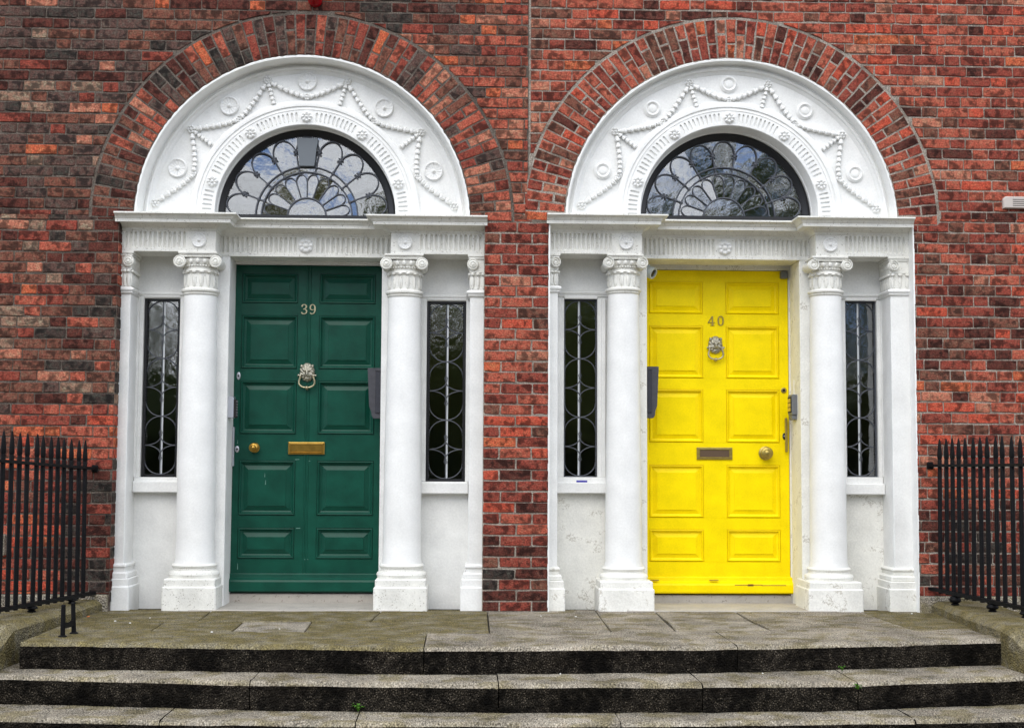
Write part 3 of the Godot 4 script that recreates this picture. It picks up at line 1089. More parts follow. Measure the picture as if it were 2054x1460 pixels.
func side_bay(house: Node3D, D: Dictionary, xin: float, xcol: float, w0: float, w1: float, wy0: float, wy1: float):
	# the wall between pilaster and column: apron, sill, window opening, head
	var zap = D.zap
	var a = minf(xin, xcol)
	var b = maxf(xin, xcol)
	var ea = a - 0.04
	var eb = b + 0.04
	var st = nst()
	box(st, ea, eb, -0.03, D.sill0 + 0.01, zap - 0.08, zap, 0.0)
	put("apron_panel", st, D.low_paint, house)
	st = nst()
	var s0 = a + 0.002 if xin < xcol else a + 0.05
	var s1 = b - 0.002 if xin > xcol else b - 0.05
	box(st, s0, s1, D.sill0, D.sill1, zap - 0.06, zap + 0.075, 0.006)
	box(st, s0 + 0.002, s1 - 0.002, D.sill1 - 0.004, wy0, zap - 0.06, zap + 0.035, 0.004)
	put("window_sill", st, D.paint, house)
	st = nst()
	box(st, ea, w0, wy0 - 0.02, wy1, zap - 0.08, zap, 0.0)
	box(st, w1, eb, wy0 - 0.02, wy1, zap - 0.08, zap, 0.0)
	box(st, ea, eb, wy1, D.fy0 + 0.01, zap - 0.08, zap, 0.0)
	for e in [[w0, -1.0], [w1, 1.0]]:
		box(st, e[0], e[0] + e[1] * 0.03, wy0, wy1 + 0.004, zap - 0.02, zap + 0.018, 0.004)
		box(st, e[0] + e[1] * 0.027, e[0] + e[1] * 0.06, wy0, wy1 + 0.004, zap - 0.02, zap + 0.034, 0.004)
	box(st, w0, w1, wy1 + 0.0, wy1 + 0.026, zap - 0.02, zap + 0.018, 0.004)
	put("window_casing", st, D.paint, house)
	# sidelight
	st = nst()
	var fz = zap - 0.012
	var fw = D.lead_edge
	for q in [[w0, w0 + fw, wy0, wy1], [w1 - fw, w1, wy0, wy1], [w0 + fw, w1 - fw, wy0, wy0 + fw], [w0 + fw, w1 - fw, wy1 - fw, wy1]]:
		box(st, q[0], q[1], q[2], q[3], fz - 0.05, fz, 0.004)
	var n = 60
	for i in n:
		var yy = lerpf(wy0 + fw, wy1 - fw, (i + 0.5) / n)
		for xx in [w0 + fw, w1 - fw]:
			ball(st, Vector3(xx, yy, fz - 0.012), Vector3.RIGHT * 0.006, Vector3.UP * 0.009, Vector3.BACK * 0.006, 5, 3)
	var win = put("sidelight", st, D.win_paint, house)
	st = nst()
	var gz = fz - 0.028
	box(st, w0 + 0.01, w1 - 0.01, wy0 + 0.01, wy1 - 0.01, gz - 0.004, gz)
	put("pane", st, "glass", win)
	st = nst()
	var cx = (w0 + w1) * 0.5
	var hw = (w1 - w0) * 0.5 - fw
	var o = Vector3(cx, 0, gz + 0.003)
	var uh = (wy1 - wy0 - 2 * fw) / 3.0
	bar(st, [Vector2(0, wy0 + fw), Vector2(0, wy1 - fw)], o, 0.0045, 0.006)
	for k in 3:
		var m = wy0 + fw + uh * (k + 0.5)
		var rr = minf(hw, uh * 0.3)
		for e in [-1.0, 1.0]:
			# rounded head and foot of each light
			var pts = []
			for i in 13:
				var a2 = PI * i / 12.0
				pts.append(Vector2(cos(a2) * hw, m + e * (uh * 0.5 - rr * 0.9 + sin(a2) * rr * 0.9)))
			bar(st, pts, o, 0.0048, 0.006)
			# hollow-sided diamond
			for f in [-1.0, 1.0]:
				pts = []
				for i in 9:
					var a2 = PI * 0.5 * i / 8.0
					pts.append(Vector2(f * (hw - hw * sin(a2)), m + e * (0.066 - 0.066 * cos(a2)) * 1.0))
				bar(st, pts, o, 0.0045, 0.006)
			bar(st, ring_pts(Vector2(0, m + e * 0.092), 0.011, 12), o + Vector3(0, 0, 0.002), 0.003, 0.005, 5, Vector3.RIGHT, Vector3.UP, true)
			ball(st, o + Vector3(0, m + e * 0.072, 0.003), Vector3.RIGHT * 0.011, Vector3.UP * 0.005, Vector3.BACK * 0.008, 6, 4)
	put("lead_tracery", st, "lead", win)
	st = nst()
	box(st, cx + D.rod - 0.0065, cx + D.rod + 0.0065, wy0 + 0.01, wy1 - 0.01, gz + 0.0008, gz + 0.004, 0.001)
	put("rod", st, "hall_bar", win)

func ring_pts(c: Vector2, r: float, n: int) -> Array:
	var out = []
	for i in n:
		out.append(c + Vector2.from_angle(TAU * i / n) * r)
	return out

func fanlight(house: Node3D, D: Dictionary):
	var c = D.fan
	var R = D.fanR
	var z = D.zfan
	var yb = D.fan_base
	var o = Vector3(c.x, c.y, z)
	var st = nst()
	lathe(st, [Vector2(R + 0.003, -0.04), Vector2(R + 0.003, 0.014), Vector2(R - 0.014, 0.018), Vector2(R - 0.034, 0.010), Vector2(R - 0.050, 0.004), Vector2(R - 0.054, -0.04)], o, Vector3.BACK, 80, -0.06, PI + 0.06)
	for i in 120:
		var a = PI * (i + 0.5) / 120.0
		var d = Vector3(cos(a), sin(a), 0)
		ball(st, o + d * (R - 0.052) + Vector3(0, 0, 0.004), d * 0.005, Vector3(-d.y, d.x, 0) * 0.007, Vector3.BACK * 0.006, 5, 3)
	box(st, c.x - R, c.x + R, yb - 0.05, yb, z - 0.04, z + 0.02, 0.003)
	var fan = put("fanlight", st, "black_paint", house)
	var r0 = R - 0.054
	var r1 = D.rings[0]
	var r2 = D.rings[1]
	var r3 = D.rings[2]
	st = nst()
	var arc = func(r, a0, a1, n):
		var out = []
		for i in n + 1:
			out.append(Vector2.from_angle(deg_to_rad(lerpf(a0, a1, float(i) / n))) * r)
		return out
	var oo = o + Vector3(0, 0, 0.004)
	var W = 0.0062
	for r in [r1, r2]:
		bar(st, arc.call(r, 2.0, 178.0, 40), oo, W, 0.009)
	bar(st, arc.call(r3, 2.0, 178.0, 24), oo, W, 0.009)
	# outer petals: spokes every 20 degrees, round heads between them
	for k in range(-4, 5):
		var am = 90.0 + 20.0 * k
		var rs = r0 - (r0 * sin(deg_to_rad(10.0))) * 1.02
		var pts = []
		for i in 17:
			var t = PI * i / 16.0
			var u = Vector2.from_angle(deg_to_rad(am))
			var s = Vector2(-u.y, u.x)
			var hw2 = rs * sin(deg_to_rad(10.0)) * 1.0
			pts.append(u * (rs * cos(deg_to_rad(10.0)) + sin(t) * (r0 - 0.004 - rs * cos(deg_to_rad(10.0)))) + s * cos(t) * hw2 * 0.98)
		bar(st, pts, oo, W, 0.008)
	for k in range(-4, 4):
		var a = deg_to_rad(100.0 + 20.0 * k)
		var u = Vector2.from_angle(a)
		var rs = r0 - (r0 * sin(deg_to_rad(10.0))) * 1.02
		bar(st, [u * (r2 - 0.004), u * (rs + 0.01)], oo, W, 0.008)
		for w in [rs - 0.01, r1, r2]:
			var p = u * w
			ball(st, oo + Vector3(p.x, p.y, 0.003), Vector3(u.x, u.y, 0) * 0.013, Vector3(-u.y, u.x, 0) * 0.013, Vector3.BACK * 0.013, 7, 4)
		for e in [-1.0, 1.0]:
			for w in [rs - 0.022, rs]:
				var p = u * w + Vector2(-u.y, u.x) * e * 0.014
				ball(st, oo + Vector3(p.x, p.y, 0.003), Vector3.RIGHT * 0.008, Vector3.UP * 0.008, Vector3.BACK * 0.01, 6, 4)
	# inner petals
	var step = 17.5
	for k in range(-4, 5):
		var u = Vector2.from_angle(deg_to_rad(90.0 + step * k))
		bar(st, [u * r3, u * (r2 * 0.80)], oo, W * 0.72, 0.007)
	for k in range(-5, 5):
		var am = deg_to_rad(90.0 + step * (k + 0.5))
		var u = Vector2.from_angle(am)
		var s = Vector2(-u.y, u.x)
		var rs = r2 * 0.80
		var hw2 = rs * sin(deg_to_rad(step * 0.5))
		var pts = []
		for i in 13:
			var t = PI * i / 12.0
			pts.append(u * (rs * cos(deg_to_rad(step * 0.5)) + sin(t) * (r2 * 0.955 - rs * cos(deg_to_rad(step * 0.5)))) + s * cos(t) * hw2)
		if pts[6].y + c.y > yb + 0.01:
			bar(st, pts, oo, W * 0.72, 0.007)
	put("lead_tracery", st, "lead", fan)
	# panes of old glass, none quite in the same plane
	var cells = []
	var edges = [0.0, 20.0, 40.0, 60.0, 80.0, 100.0, 120.0, 140.0, 160.0, 180.0]
	for i in 9:
		cells.append([edges[i], edges[i + 1], r1, r0 + 0.004])
	for i in 6:
		cells.append([i * 30.0, i * 30.0 + 30.0, r2, r1])
	for i in 10:
		cells.append([clampf(90.0 + step * (i - 5), 0, 180), clampf(90.0 + step * (i - 4), 0, 180), r3, r2])
	cells.append([0.0, 180.0, 0.0, r3])
	var pr = RandomNumberGenerator.new()
	pr.seed = D.pane_seed
	for q in cells:
		var am = deg_to_rad((q[0] + q[1]) * 0.5)
		var mid = Vector2.from_angle(am) * (q[2] + q[3]) * 0.5
		st = nst()
		var n = maxi(3, int((q[1] - q[0]) / 6.0))
		for i in n:
			var a0 = deg_to_rad(lerpf(q[0], q[1], float(i) / n))
			var a1 = deg_to_rad(lerpf(q[0], q[1], float(i + 1) / n))
			var k0 = Vector2.from_angle(a0) * q[2] - mid
			var k1 = Vector2.from_angle(a0) * q[3] - mid
			var k2 = Vector2.from_angle(a1) * q[3] - mid
			var k3 = Vector2.from_angle(a1) * q[2] - mid
			for side in [[0.0, Vector3.BACK], [-0.004, Vector3.FORWARD]]:
				var zz = side[0]
				t3o(st, Vector3(k0.x, k0.y, zz), Vector3(k1.x, k1.y, zz), Vector3(k2.x, k2.y, zz), side[1])
				if q[2] > 0.0:
					t3o(st, Vector3(k0.x, k0.y, zz), Vector3(k2.x, k2.y, zz), Vector3(k3.x, k3.y, zz), side[1])
			for e in [[k1, k2, 1], [k3, k0, 1], [k0, k1, i == 0], [k2, k3, i == n - 1]]:
				if e[2] and (e[0] - e[1]).length() > 1e-5:
					q4o(st, Vector3(e[0].x, e[0].y, 0), Vector3(e[1].x, e[1].y, 0), Vector3(e[1].x, e[1].y, -0.004), Vector3(e[0].x, e[0].y, -0.004), Vector3(e[0].x + e[1].x, e[0].y + e[1].y, 0))
		var pane = put("pane", st, "glass", fan, o + Vector3(mid.x, mid.y, -0.006))
		pane.rotation = Vector3(pr.randfn(0.0, D.wave), pr.randfn(0.0, D.wave), 0)
	if D.lantern:
		st = nst()
		var w = 0.062
		plate(st, PackedVector2Array([Vector2(c.x - w * 0.86, c.y + r1 * 0.99), Vector2(c.x + w * 0.86, c.y + r1 * 0.99), Vector2(c.x + w * 1.25, c.y + r0 - 0.02), Vector2(c.x - w * 1.25, c.y + r0 - 0.02)]), z + 0.004, z + 0.05)
		put("lantern_box", st, "lantern_glass", fan)

func hall(house: Node3D, x0: float, x1: float, y1: float):
	var st = nst()
	var za = -0.352
	var zb = -3.4
	box(st, x0 - 0.1, x0, -0.1, y1, zb, za)
	box(st, x1, x1 + 0.1, -0.1, y1, zb, za)
	box(st, x0, x1, y1 - 0.1, y1, zb, za)
	box(st, x0, x1, -0.1, -0.035, zb, za)
	box(st, x0, x1, -0.035, y1 - 0.1, zb, zb + 0.1)
	put("hall", st, "hall_wall", house)

# ------------------------------------------------------------------ doors
func door(house: Node3D, D: Dictionary) -> MeshInstance3D:
	var z = D.zdoor
	var x0 = D.door[0]
	var x1 = D.door[1]
	var y0 = D.door[2]
	var y1 = D.door[3]
	var xs = [x0, D.pcols[0], D.pcols[1], D.pcols[2], D.pcols[3], x1]
	var ys = [y0]
	for r in D.prows:
		ys.append(r[0])
		ys.append(r[1])
	ys.append(y1)
	var st = nst()
	for i in xs.size() - 1:
		for j in ys.size() - 1:
			if i % 2 == 1 and j % 2 == 1:
				continue
			# stiles run through, rails butt between them with a hairline step
			var zz = z - (0.0012 if i % 2 == 1 or (i == 2 and j % 2 == 0 and not D.bead) else 0.0)
			q4(st, Vector3(xs[i], ys[j], zz), Vector3(xs[i + 1], ys[j], zz), Vector3(xs[i + 1], ys[j + 1], zz), Vector3(xs[i], ys[j + 1], zz))
	box(st, x0, x1, y0, y1, z - 0.05, z - 0.022)
	for e in [[x0, -1.0], [x1, 1.0]]:
		q4o(st, Vector3(e[0], y0, z), Vector3(e[0], y1, z), Vector3(e[0], y1, z - 0.05), Vector3(e[0], y0, z - 0.05), Vector3(e[1], 0, 0))
	q4o(st, Vector3(x0, y0, z), Vector3(x1, y0, z), Vector3(x1, y0, z - 0.05), Vector3(x0, y0, z - 0.05), Vector3.DOWN)
	if D.bead:
		var xm = (xs[2] + xs[3]) * 0.5
		for e in [-0.011, 0.011]:
			bar(st, [Vector2(xm + e, y0 + 0.1), Vector2(xm + e, y1)], Vector3(0, 0, z - 0.001), 0.007, 0.007, 8)
	var d = put("door", st, D.door_paint, house)
	var rings = [[0.0, 0.0], [0.0005, -0.006], [0.0035, -0.006], [0.0045, 0.005], [0.009, 0.008], [0.013, 0.007], [0.018, 0.001], [0.0195, -0.008], [0.027, -0.014], [0.034, -0.017], [0.037, -0.017], [0.068, -0.005], [0.069, -0.001]] if D.bead else [[0.0, 0.0], [0.0005, -0.007], [0.004, -0.007], [0.005, 0.004], [0.010, 0.006], [0.015, 0.001], [0.0165, -0.009], [0.024, -0.013], [0.0275, -0.015], [0.030, -0.015], [0.058, -0.006], [0.0585, -0.001]]
	for c in [[xs[1], xs[2]], [xs[3], xs[4]]]:
		for r in D.prows:
			st = nst()
			var last = []
			for g in rings:
				var k = [Vector3(c[0] + g[0], r[0] + g[0], z + g[1]), Vector3(c[1] - g[0], r[0] + g[0], z + g[1]), Vector3(c[1] - g[0], r[1] - g[0], z + g[1]), Vector3(c[0] + g[0], r[1] - g[0], z + g[1])]
				if last:
					for i in 4:
						q4(st, last[i], last[(i + 1) % 4], k[(i + 1) % 4], k[i])
				last = k
			q4(st, last[0], last[1], last[2], last[3])
			put("panel", st, D.door_paint, d)
	# weather board along the foot
	st = nst()
	var wb = D.weather
	var e0 = x0 - 0.004
	var e1 = x1 + 0.004
	var prof = [Vector2(0.012, y0 + 0.004), Vector2(0.034, y0), Vector2(0.044, y0 + 0.010), Vector2(0.046, wb - 0.026), Vector2(0.040, wb - 0.012), Vector2(0.022, wb), Vector2(0.016, wb + 0.006), Vector2(0.014, wb + 0.028), Vector2(0.010, wb + 0.034), Vector2(-0.005, wb + 0.036)]
	run(st, [Vector2(e0, z - 0.02), Vector2(e0, z), Vector2(e1, z), Vector2(e1, z - 0.02)], prof)
	put("weather_board", st, D.door_paint, d)
	return d

func knob(d: Node3D, p: Vector3, r: float, m: String):
	var st = nst()
	lathe(st, [Vector2(r * 1.12, 0.0), Vector2(r * 1.12, 0.006), Vector2(r * 0.95, 0.012), Vector2(r * 0.5, 0.016), Vector2(r * 0.42, 0.030), Vector2(r * 0.62, 0.040), Vector2(r * 0.96, 0.050), Vector2(r, 0.058), Vector2(r * 0.93, 0.066), Vector2(r * 0.72, 0.072), Vector2(r * 0.62, 0.073), Vector2(r * 0.5, 0.080), Vector2(r * 0.28, 0.086), Vector2(0.0, 0.089)], p, Vector3.BACK, 36)
	put("door_knob", st, m, d)

func letter_plate(d: Node3D, x0: float, x1: float, y0: float, y1: float, z: float, m: String, flap: String):
	var st = nst()
	var rings = [[0.0, -0.008], [0.0, 0.007], [0.003, 0.009], [0.014, 0.010], [0.016, 0.007], [0.019, 0.007], [0.0195, -0.004]]
	var last = []
	for g in rings:
		var k = [Vector3(x0 + g[0], y0 + g[0], z + g[1]), Vector3(x1 - g[0] * 1.25, y0 + g[0], z + g[1]), Vector3(x1 - g[0] * 1.25, y1 - g[0], z + g[1]), Vector3(x0 + g[0] * 1.25, y1 - g[0], z + g[1])]
		k[0].x = x0 + g[0] * 1.25
		if last:
			for i in 4:
				q4(st, last[i], last[(i + 1) % 4], k[(i + 1) % 4], k[i])
		last = k
	var p = put("letter_plate", st, m, d)
	st = nst()
	box(st, x0 + 0.018, x1 - 0.018, y0 + 0.014, y1 - 0.014, z + 0.0005, z + 0.003, 0.001)
	put("letter_flap", st, flap, d)

func lion(d: Node3D, p: Vector3, w: float):
	# a lion's mask with a mane, and a ring hung from its jaw
	var st = nst()
	var R = w * 0.5
	var blob = func(x, y, cx, cy, sx, sy): return exp(-(pow((x - cx) / sx, 2.0) + pow((y - cy) / sy, 2.0)))
	relief(st, Vector3.ZERO, R, func(r, a):
		var x = cos(a) * r
		var y = sin(a) * r * 1.18
		var h = 0.55 * sqrt(maxf(0.0, 1.02 - r * r))
		h += 0.30 * blob.call(x, y, 0.0, -0.12, 0.20, 0.34)
		h += 0.16 * blob.call(x, y, 0.0, -0.28, 0.14, 0.12)
		h += 0.22 * blob.call(x, y, -0.24, -0.40, 0.20, 0.14) + 0.22 * blob.call(x, y, 0.24, -0.40, 0.20, 0.14)
		h += 0.20 * blob.call(x, y, -0.30, 0.22, 0.22, 0.10) + 0.20 * blob.call(x, y, 0.30, 0.22, 0.22, 0.10)
		h -= 0.22 * blob.call(x, y, -0.27, 0.06, 0.14, 0.08) + 0.22 * blob.call(x, y, 0.27, 0.06, 0.14, 0.08)
		h -= 0.25 * blob.call(x, y, 0.0, -0.60, 0.26, 0.07)
		h += 0.16 * blob.call(x, y, 0.0, -0.80, 0.18, 0.12)
		if r > 0.55:
			h += 0.16 * sin(a * 13.0 + r * 9.0) * smoothstep(0.55, 0.75, r)
		elif y > 0.3:
			h += 0.10 * sin(x * 26.0) * sin(y * 22.0)
		return h * R * 0.8, 56, 18, Vector3.RIGHT, Vector3.UP, 1.24)
	for e in [-1.0, 1.0]:
		ball(st, Vector3(e * R * 0.72, R * 0.78, R * 0.32), Vector3.RIGHT * R * 0.2, Vector3.UP * R * 0.26, Vector3.BACK * R * 0.2, 8, 5)
		lathe(st, [Vector2(0.0, 0.0), Vector2(R * 0.16, 0.002), Vector2(R * 0.16, R * 0.5), Vector2(0.0, R * 0.52)], Vector3(e * R * 0.72, -R * 0.42, R * 0.28), Vector3(e, 0, 0), 10, 0.0, TAU, Vector3.UP)
	var k = put("lion_knocker", st, "lion_bronze", d, p)
	st = nst()
	var pts = []
	for q in [[-0.86, -0.42], [-0.90, -0.75], [-1.02, -1.15], [-1.04, -1.45], [-0.92, -1.72], [-0.66, -1.92], [-0.34, -2.02], [0.0, -2.05], [0.34, -2.02], [0.66, -1.92], [0.92, -1.72], [1.04, -1.45], [1.02, -1.15], [0.90, -0.75], [0.86, -0.42]]:
		pts.append(Vector2(q[0] * R, q[1] * R))
	bar(st, pts, Vector3(0, 0, R * 0.42), R * 0.13, R * 0.13, 8)
	ball(st, Vector3(0, -2.05 * R, R * 0.42), Vector3.RIGHT * R * 0.28, Vector3.UP * R * 0.24, Vector3.BACK * R * 0.3, 10, 6)
	box(st, -R * 0.2, R * 0.2, -2.3 * R, -1.85 * R, 0.0, R * 0.2, 0.003)
	put("knocker_ring", st, "pale_brass", d, p)

func numeral(d: Node3D, ch: String, x: float, y: float, z: float, h: float, m: String):
	var t = TextMesh.new()
	var f = SystemFont.new()
	f.font_names = PackedStringArray(["Droid Serif"])
	t.font = f
	t.text = ch
	t.font_size = 64
	t.pixel_size = h / (0.71 * 64.0)
	t.depth = 0.007
	t.curve_step = 0.5
	var o = put("numeral", t, m, d)
	o.position = Vector3(x, y, z + 0.004)

func lock(d: Node3D, p: Vector3, rx: float, ry: float, m: String, core: String):
	var st = nst()
	relief(st, p + Vector3(0, 0, 0.003), rx, func(r, _a): return 0.002 if r > 0.9 else 0.004, 20, 4, Vector3.RIGHT, Vector3.UP, ry / rx)
	put("lock", st, m, d)
	st = nst()
	relief(st, p + Vector3(0, 0, 0.008), rx * 0.5, func(r, _a): return 0.002 - r * 0.001, 12, 3)
	put("keyhole", st, core, d)

# ------------------------------------------------------------------ the two houses
func surround(house: Node3D, D: Dictionary):
	arch_surround(house, D)
	entablature(house, D)
	for i in 2:
		column(house, D, D.cols[i], D.spiral)
	pilaster(house, D, D.pil[0], D.open[0] - 0.02, D.spiral)
	pilaster(house, D, D.pil[1], D.open[1] + 0.02, D.spiral)
	side_bay(house, D, D.pil[0], D.cols[0], D.win[0][0], D.win[0][1], D.win[0][2], D.win[0][3])
	side_bay(house, D, D.pil[1], D.cols[1], D.win[1][0], D.win[1][1], D.win[1][2], D.win[1][3])
	# string moulding over the sidelights, turning onto the pilasters
	var st = nst()
	var y = D.astragal
	var prof = [Vector2(0.0, y - 0.004), Vector2(0.010, y), Vector2(0.016, y + 0.008), Vector2(0.010, y + 0.016), Vector2(0.020, y + 0.019), Vector2(0.026, y + 0.03), Vector2(0.022, y + 0.04), Vector2(0.0, y + 0.05)]
	var zp = D.zf - 0.015
	run(st, [Vector2(D.open[0] - 0.02, zp), Vector2(D.pil[0], zp), Vector2(D.pil[0], D.zap), Vector2(D.cols[0], D.zap)], prof, true)
	put("string_moulding", st, D.paint, house)
	st = nst()
	run(st, [Vector2(D.cols[1], D.zap), Vector2(D.pil[1], D.zap), Vector2(D.pil[1], zp), Vector2(D.open[1] + 0.02, zp)], prof, true)
	put("string_moulding", st, D.paint, house)
	# door frame: jambs behind the columns, lintel
	st = nst()
	box(st, D.cols[0] - 0.08, D.jamb[0], -0.03, D.fy0 + 0.002, D.zdoor - 0.06, D.zm - 0.006, 0.004)
	box(st, D.jamb[1], D.cols[1] + 0.08, -0.03, D.fy0 + 0.002, D.zdoor - 0.06, D.zm - 0.006, 0.004)
	box(st, D.jamb[0] - 0.01, D.door[0] - 0.003, 0.0, D.fy0, D.zdoor - 0.05, D.zdoor + D.stop, 0.003)
	box(st, D.door[1] + 0.003, D.jamb[1] + 0.01, 0.0, D.fy0, D.zdoor - 0.05, D.zdoor + D.stop, 0.003)
	box(st, D.jamb[0] - 0.01, D.jamb[1] + 0.01, D.door[3] + 0.004, D.fy0 + 0.02, D.zdoor - 0.048, D.zdoor + D.stop - 0.002, 0.003)
	put("door_frame", st, D.low_paint, house)
	st = nst()
	box(st, D.jamb[0] - 0.02, D.jamb[1] + 0.02, -0.03, D.door[2] - 0.012, D.zdoor - 0.06, D.zdoor + 0.012, 0.006)
	box(st, D.cols[0], D.cols[1], -0.03, 0.006, D.zdoor + 0.012, D.zpl + 0.01, 0.003)
	put("threshold", st, "limestone", house)
	fanlight(house, D)

func opening(D: Dictionary) -> PackedVector2Array:
	var p = PackedVector2Array([Vector2(D.open[0], -0.6), Vector2(D.open[0], D.ct + 0.004)])
	var n = 72
	var R = D.R + 0.004
	for i in n + 1:
		var a = PI - PI * i / n
		p.append(D.arc + Vector2(cos(a) * R, maxf(sin(a) * R, D.ct + 0.004 - D.arc.y)))
	p.append(Vector2(D.open[1], D.ct + 0.004))
	p.append(Vector2(D.open[1], -0.6))
	return p

func avg(a: float, b: float) -> float:
	return (a + b) * 0.5

func house_39():
	var zf = -0.09
	var zm = -0.29
	var zcol = -0.22
	var zap = -0.36
	var zd = -0.57
	var D = {"zf": zf, "zm": zm, "zcol": zcol, "zap": zap, "zpl": -0.02, "zdoor": zd, "zarch": -0.15, "zfan": -0.30,
		"paint": "white_paint", "low_paint": "white_paint", "door_paint": "green_paint", "spiral": false, "dishes": true, "bead": true, "lantern": true, "wave": 0.034, "pane_seed": 5, "stop": 0.03, "rod": 0.009, "lead_edge": 0.020, "win_paint": "black_paint"}
	D.open = [-2.435, 0.142]
	D.x0 = D.open[0] - 0.02
	D.x1 = D.open[1] + 0.02
	D.bi0 = ax(432, 480, zf)
	D.bi1 = ax(784, 480, zf)
	D.fy0 = ay(600, 515, zm)
	D.fy1 = ay(600, 471, zm)
	D.ct = ay(345, 424.5, zf + 0.168)
	D.cols = [avg(ax(401.5, 600, zcol), ax(389.5, 1130, zcol)), avg(ax(814.4, 600, zcol), ax(802.5, 1130, zcol))]
	D.rb = 38.0 / 2800.0 * 10.04
	D.rt = 32.8 / 2800.0 * 10.04
	D.astragal = ay(400, 590, zcol + 0.12)
	D.base_top = ay(390, 1131, zcol + 0.13)
	D.plinth_top = ay(380, 1160, -0.03)
	D.plinth_mid = ay(380, 1177, -0.03)
	D.plinth_w = 0.188
	D.pil = [ax(259, 700, zf) - 0.006, ax(942, 700, zf)]
	D.win = [[ax(285, 780, zap), ax(358, 780, zap), ay(320, 957, zap), ay(320, 597, zap)], [ax(855, 780, zap), ax(934, 780, zap), ay(890, 966, zap), ay(890, 603, zap)]]
	D.sill0 = ay(320, 988, zap + 0.07)
	D.sill1 = ay(320, 965, zap + 0.07)
	D.jamb = [ax(455, 800, zm), ax(763, 800, zm)]
	D.door = [ax(467, 800, zd), ax(766, 800, zd), ay(610, 1187, zd), ay(610, 533, zd)]
	D.pcols = [avg(ax(484, 690, zd), ax(477, 980, zd)), avg(ax(597.6, 690, zd), ax(590, 980, zd)), avg(ax(641, 690, zd), ax(633, 980, zd)), avg(ax(753, 690, zd), ax(748, 980, zd))]
	D.prows = []
	for r in [[1121, 1058.6], [1034, 924], [871, 764], [740, 633], [609, 549]]:
		D.prows.append([ay(610, r[0], zd), ay(610, r[1], zd)])
	D.weather = ay(610, 1160, zd + 0.03)
	D.arc = Vector2(-1.147, 2.745)
	D.R = 1.176
	D.inner = Vector2(-1.147, 2.815)
	D.swags = Vector2(-1.147, 2.781)
	D.fan = Vector2(-1.152, 2.815)
	D.fanR = 0.648
	D.fan_base = ay(613, 431, -0.28)
	D.rings = [0.372, 0.330, 0.140]
	D.fl = [[251.5, 369.0, 13], [446.0, 592.0, 16], [637.0, 780.0, 15], [845.5, 964.0, 13]]
	D.mid_rose = ax(613, 492, zm)
	D.arc = Vector2(-1.147, 2.745)
	var h = node("brick_house", self, "sooty brown brick house front with the dark green door numbered 39", "house", "terraced house fronts")
	# wall
	var xj = 0.4535
	var op = opening(D)
	var poly = PackedVector2Array([Vector2(-5.4, -0.6)])
	poly.append_array(op.slice(0, op.size() - 2))
	poly.append_array(PackedVector2Array([Vector2(xj, D.ct + 0.004), Vector2(xj, 5.5), Vector2(-5.4, 5.5)]))
	var st = nst()
	plate(st, poly, -0.35, -0.0035)
	var wall = put("wall", st, "mortar_dark", h)
	var list = []
	var cuts = [op, disc(D.arc, 1.502)]
	var base = ay(100, 483, 0)
	lay(list, -5.4, xj, 0.10, 5.4, base, ax(33, 500, 0), cuts, rect(-5.4, D.open[0] - 0.002, 0.115, 2.76))
	lay(list, -5.4, xj, 2.7, 5.4, base, ax(33, 500, 0), cuts, rect(-5.4, xj - 0.006, 2.76, 5.45))
	set_bricks(list, wall)
	brick_arch(h, D.arc, D.R + 0.010, 1.494, "mortar_dark", 60, func(a, outer):
		if a < 62.0:
			return {"pink": 3, "red": 2.4, "brown": 2, "deep": 1.4, "purple": 0.7, "maroon": 0.6}
		if a < 112.0:
			return {"maroon": 3, "purple": 2.2, "brown": 2.6, "charcoal": 0.9, "orange": 0.5, "deep": 1.4, "red": 0.6}
		return {"brown": 3, "purple": 2.2, "red": 1.6, "orange": 0.45, "maroon": 1.4, "charcoal": 0.5, "pink": 0.8})
	# the cut ends of the bricks where the opening turns in
	var ry = base - 34 * COURSE
	while ry < D.ct - 0.03:
		if ry > 0.0:
			st = nst()
			box(st, D.open[0] - 0.03, D.open[0] + 0.004 + rng.randf_range(-0.002, 0.002), ry + JOINT * 0.5, minf(ry + COURSE - JOINT * 0.5, D.ct - 0.02), -0.14, -0.004, 0.004)
			put("brick", st, clay_at(Vector2(-2.5, ry)), wall)
		ry += COURSE
	surround(h, D)
	hall(h, -2.62, 0.28, 4.3)
	var d = door(h, D)
	knob(d, at(510, 898, zd), 0.034, "brass")
	var a = at(578, 911, zd)
	var b = at(651, 887, zd)
	letter_plate(d, a.x, b.x, a.y, b.y, zd + 0.007, "brass", "brass")
	lion(d, at(616, 747, zd) + Vector3(0, 0, 0.006), 0.112)
	numeral(d, "3", ax(610, 621, zd), ay(610, 621, zd), zd, 0.072, "pale_brass")
	numeral(d, "9", ax(627, 621, zd), ay(627, 621, zd), zd, 0.072, "pale_brass")
	lock(d, at(478, 754, zd), 0.014, 0.028, "silver", "slot_shadow")
	lock(d, at(475, 901, zd), 0.015, 0.024, "silver", "slot_shadow")
	st = nst()
	var e0 = at(464, 935, zd + 0.03)
	var e1 = at(468, 856, zd + 0.03)
	box(st, e0.x, e0.x + 0.014, e0.y, e1.y, zd - 0.01, zd + 0.034, 0.004)
	put("edge_strip", st, "silver", d)
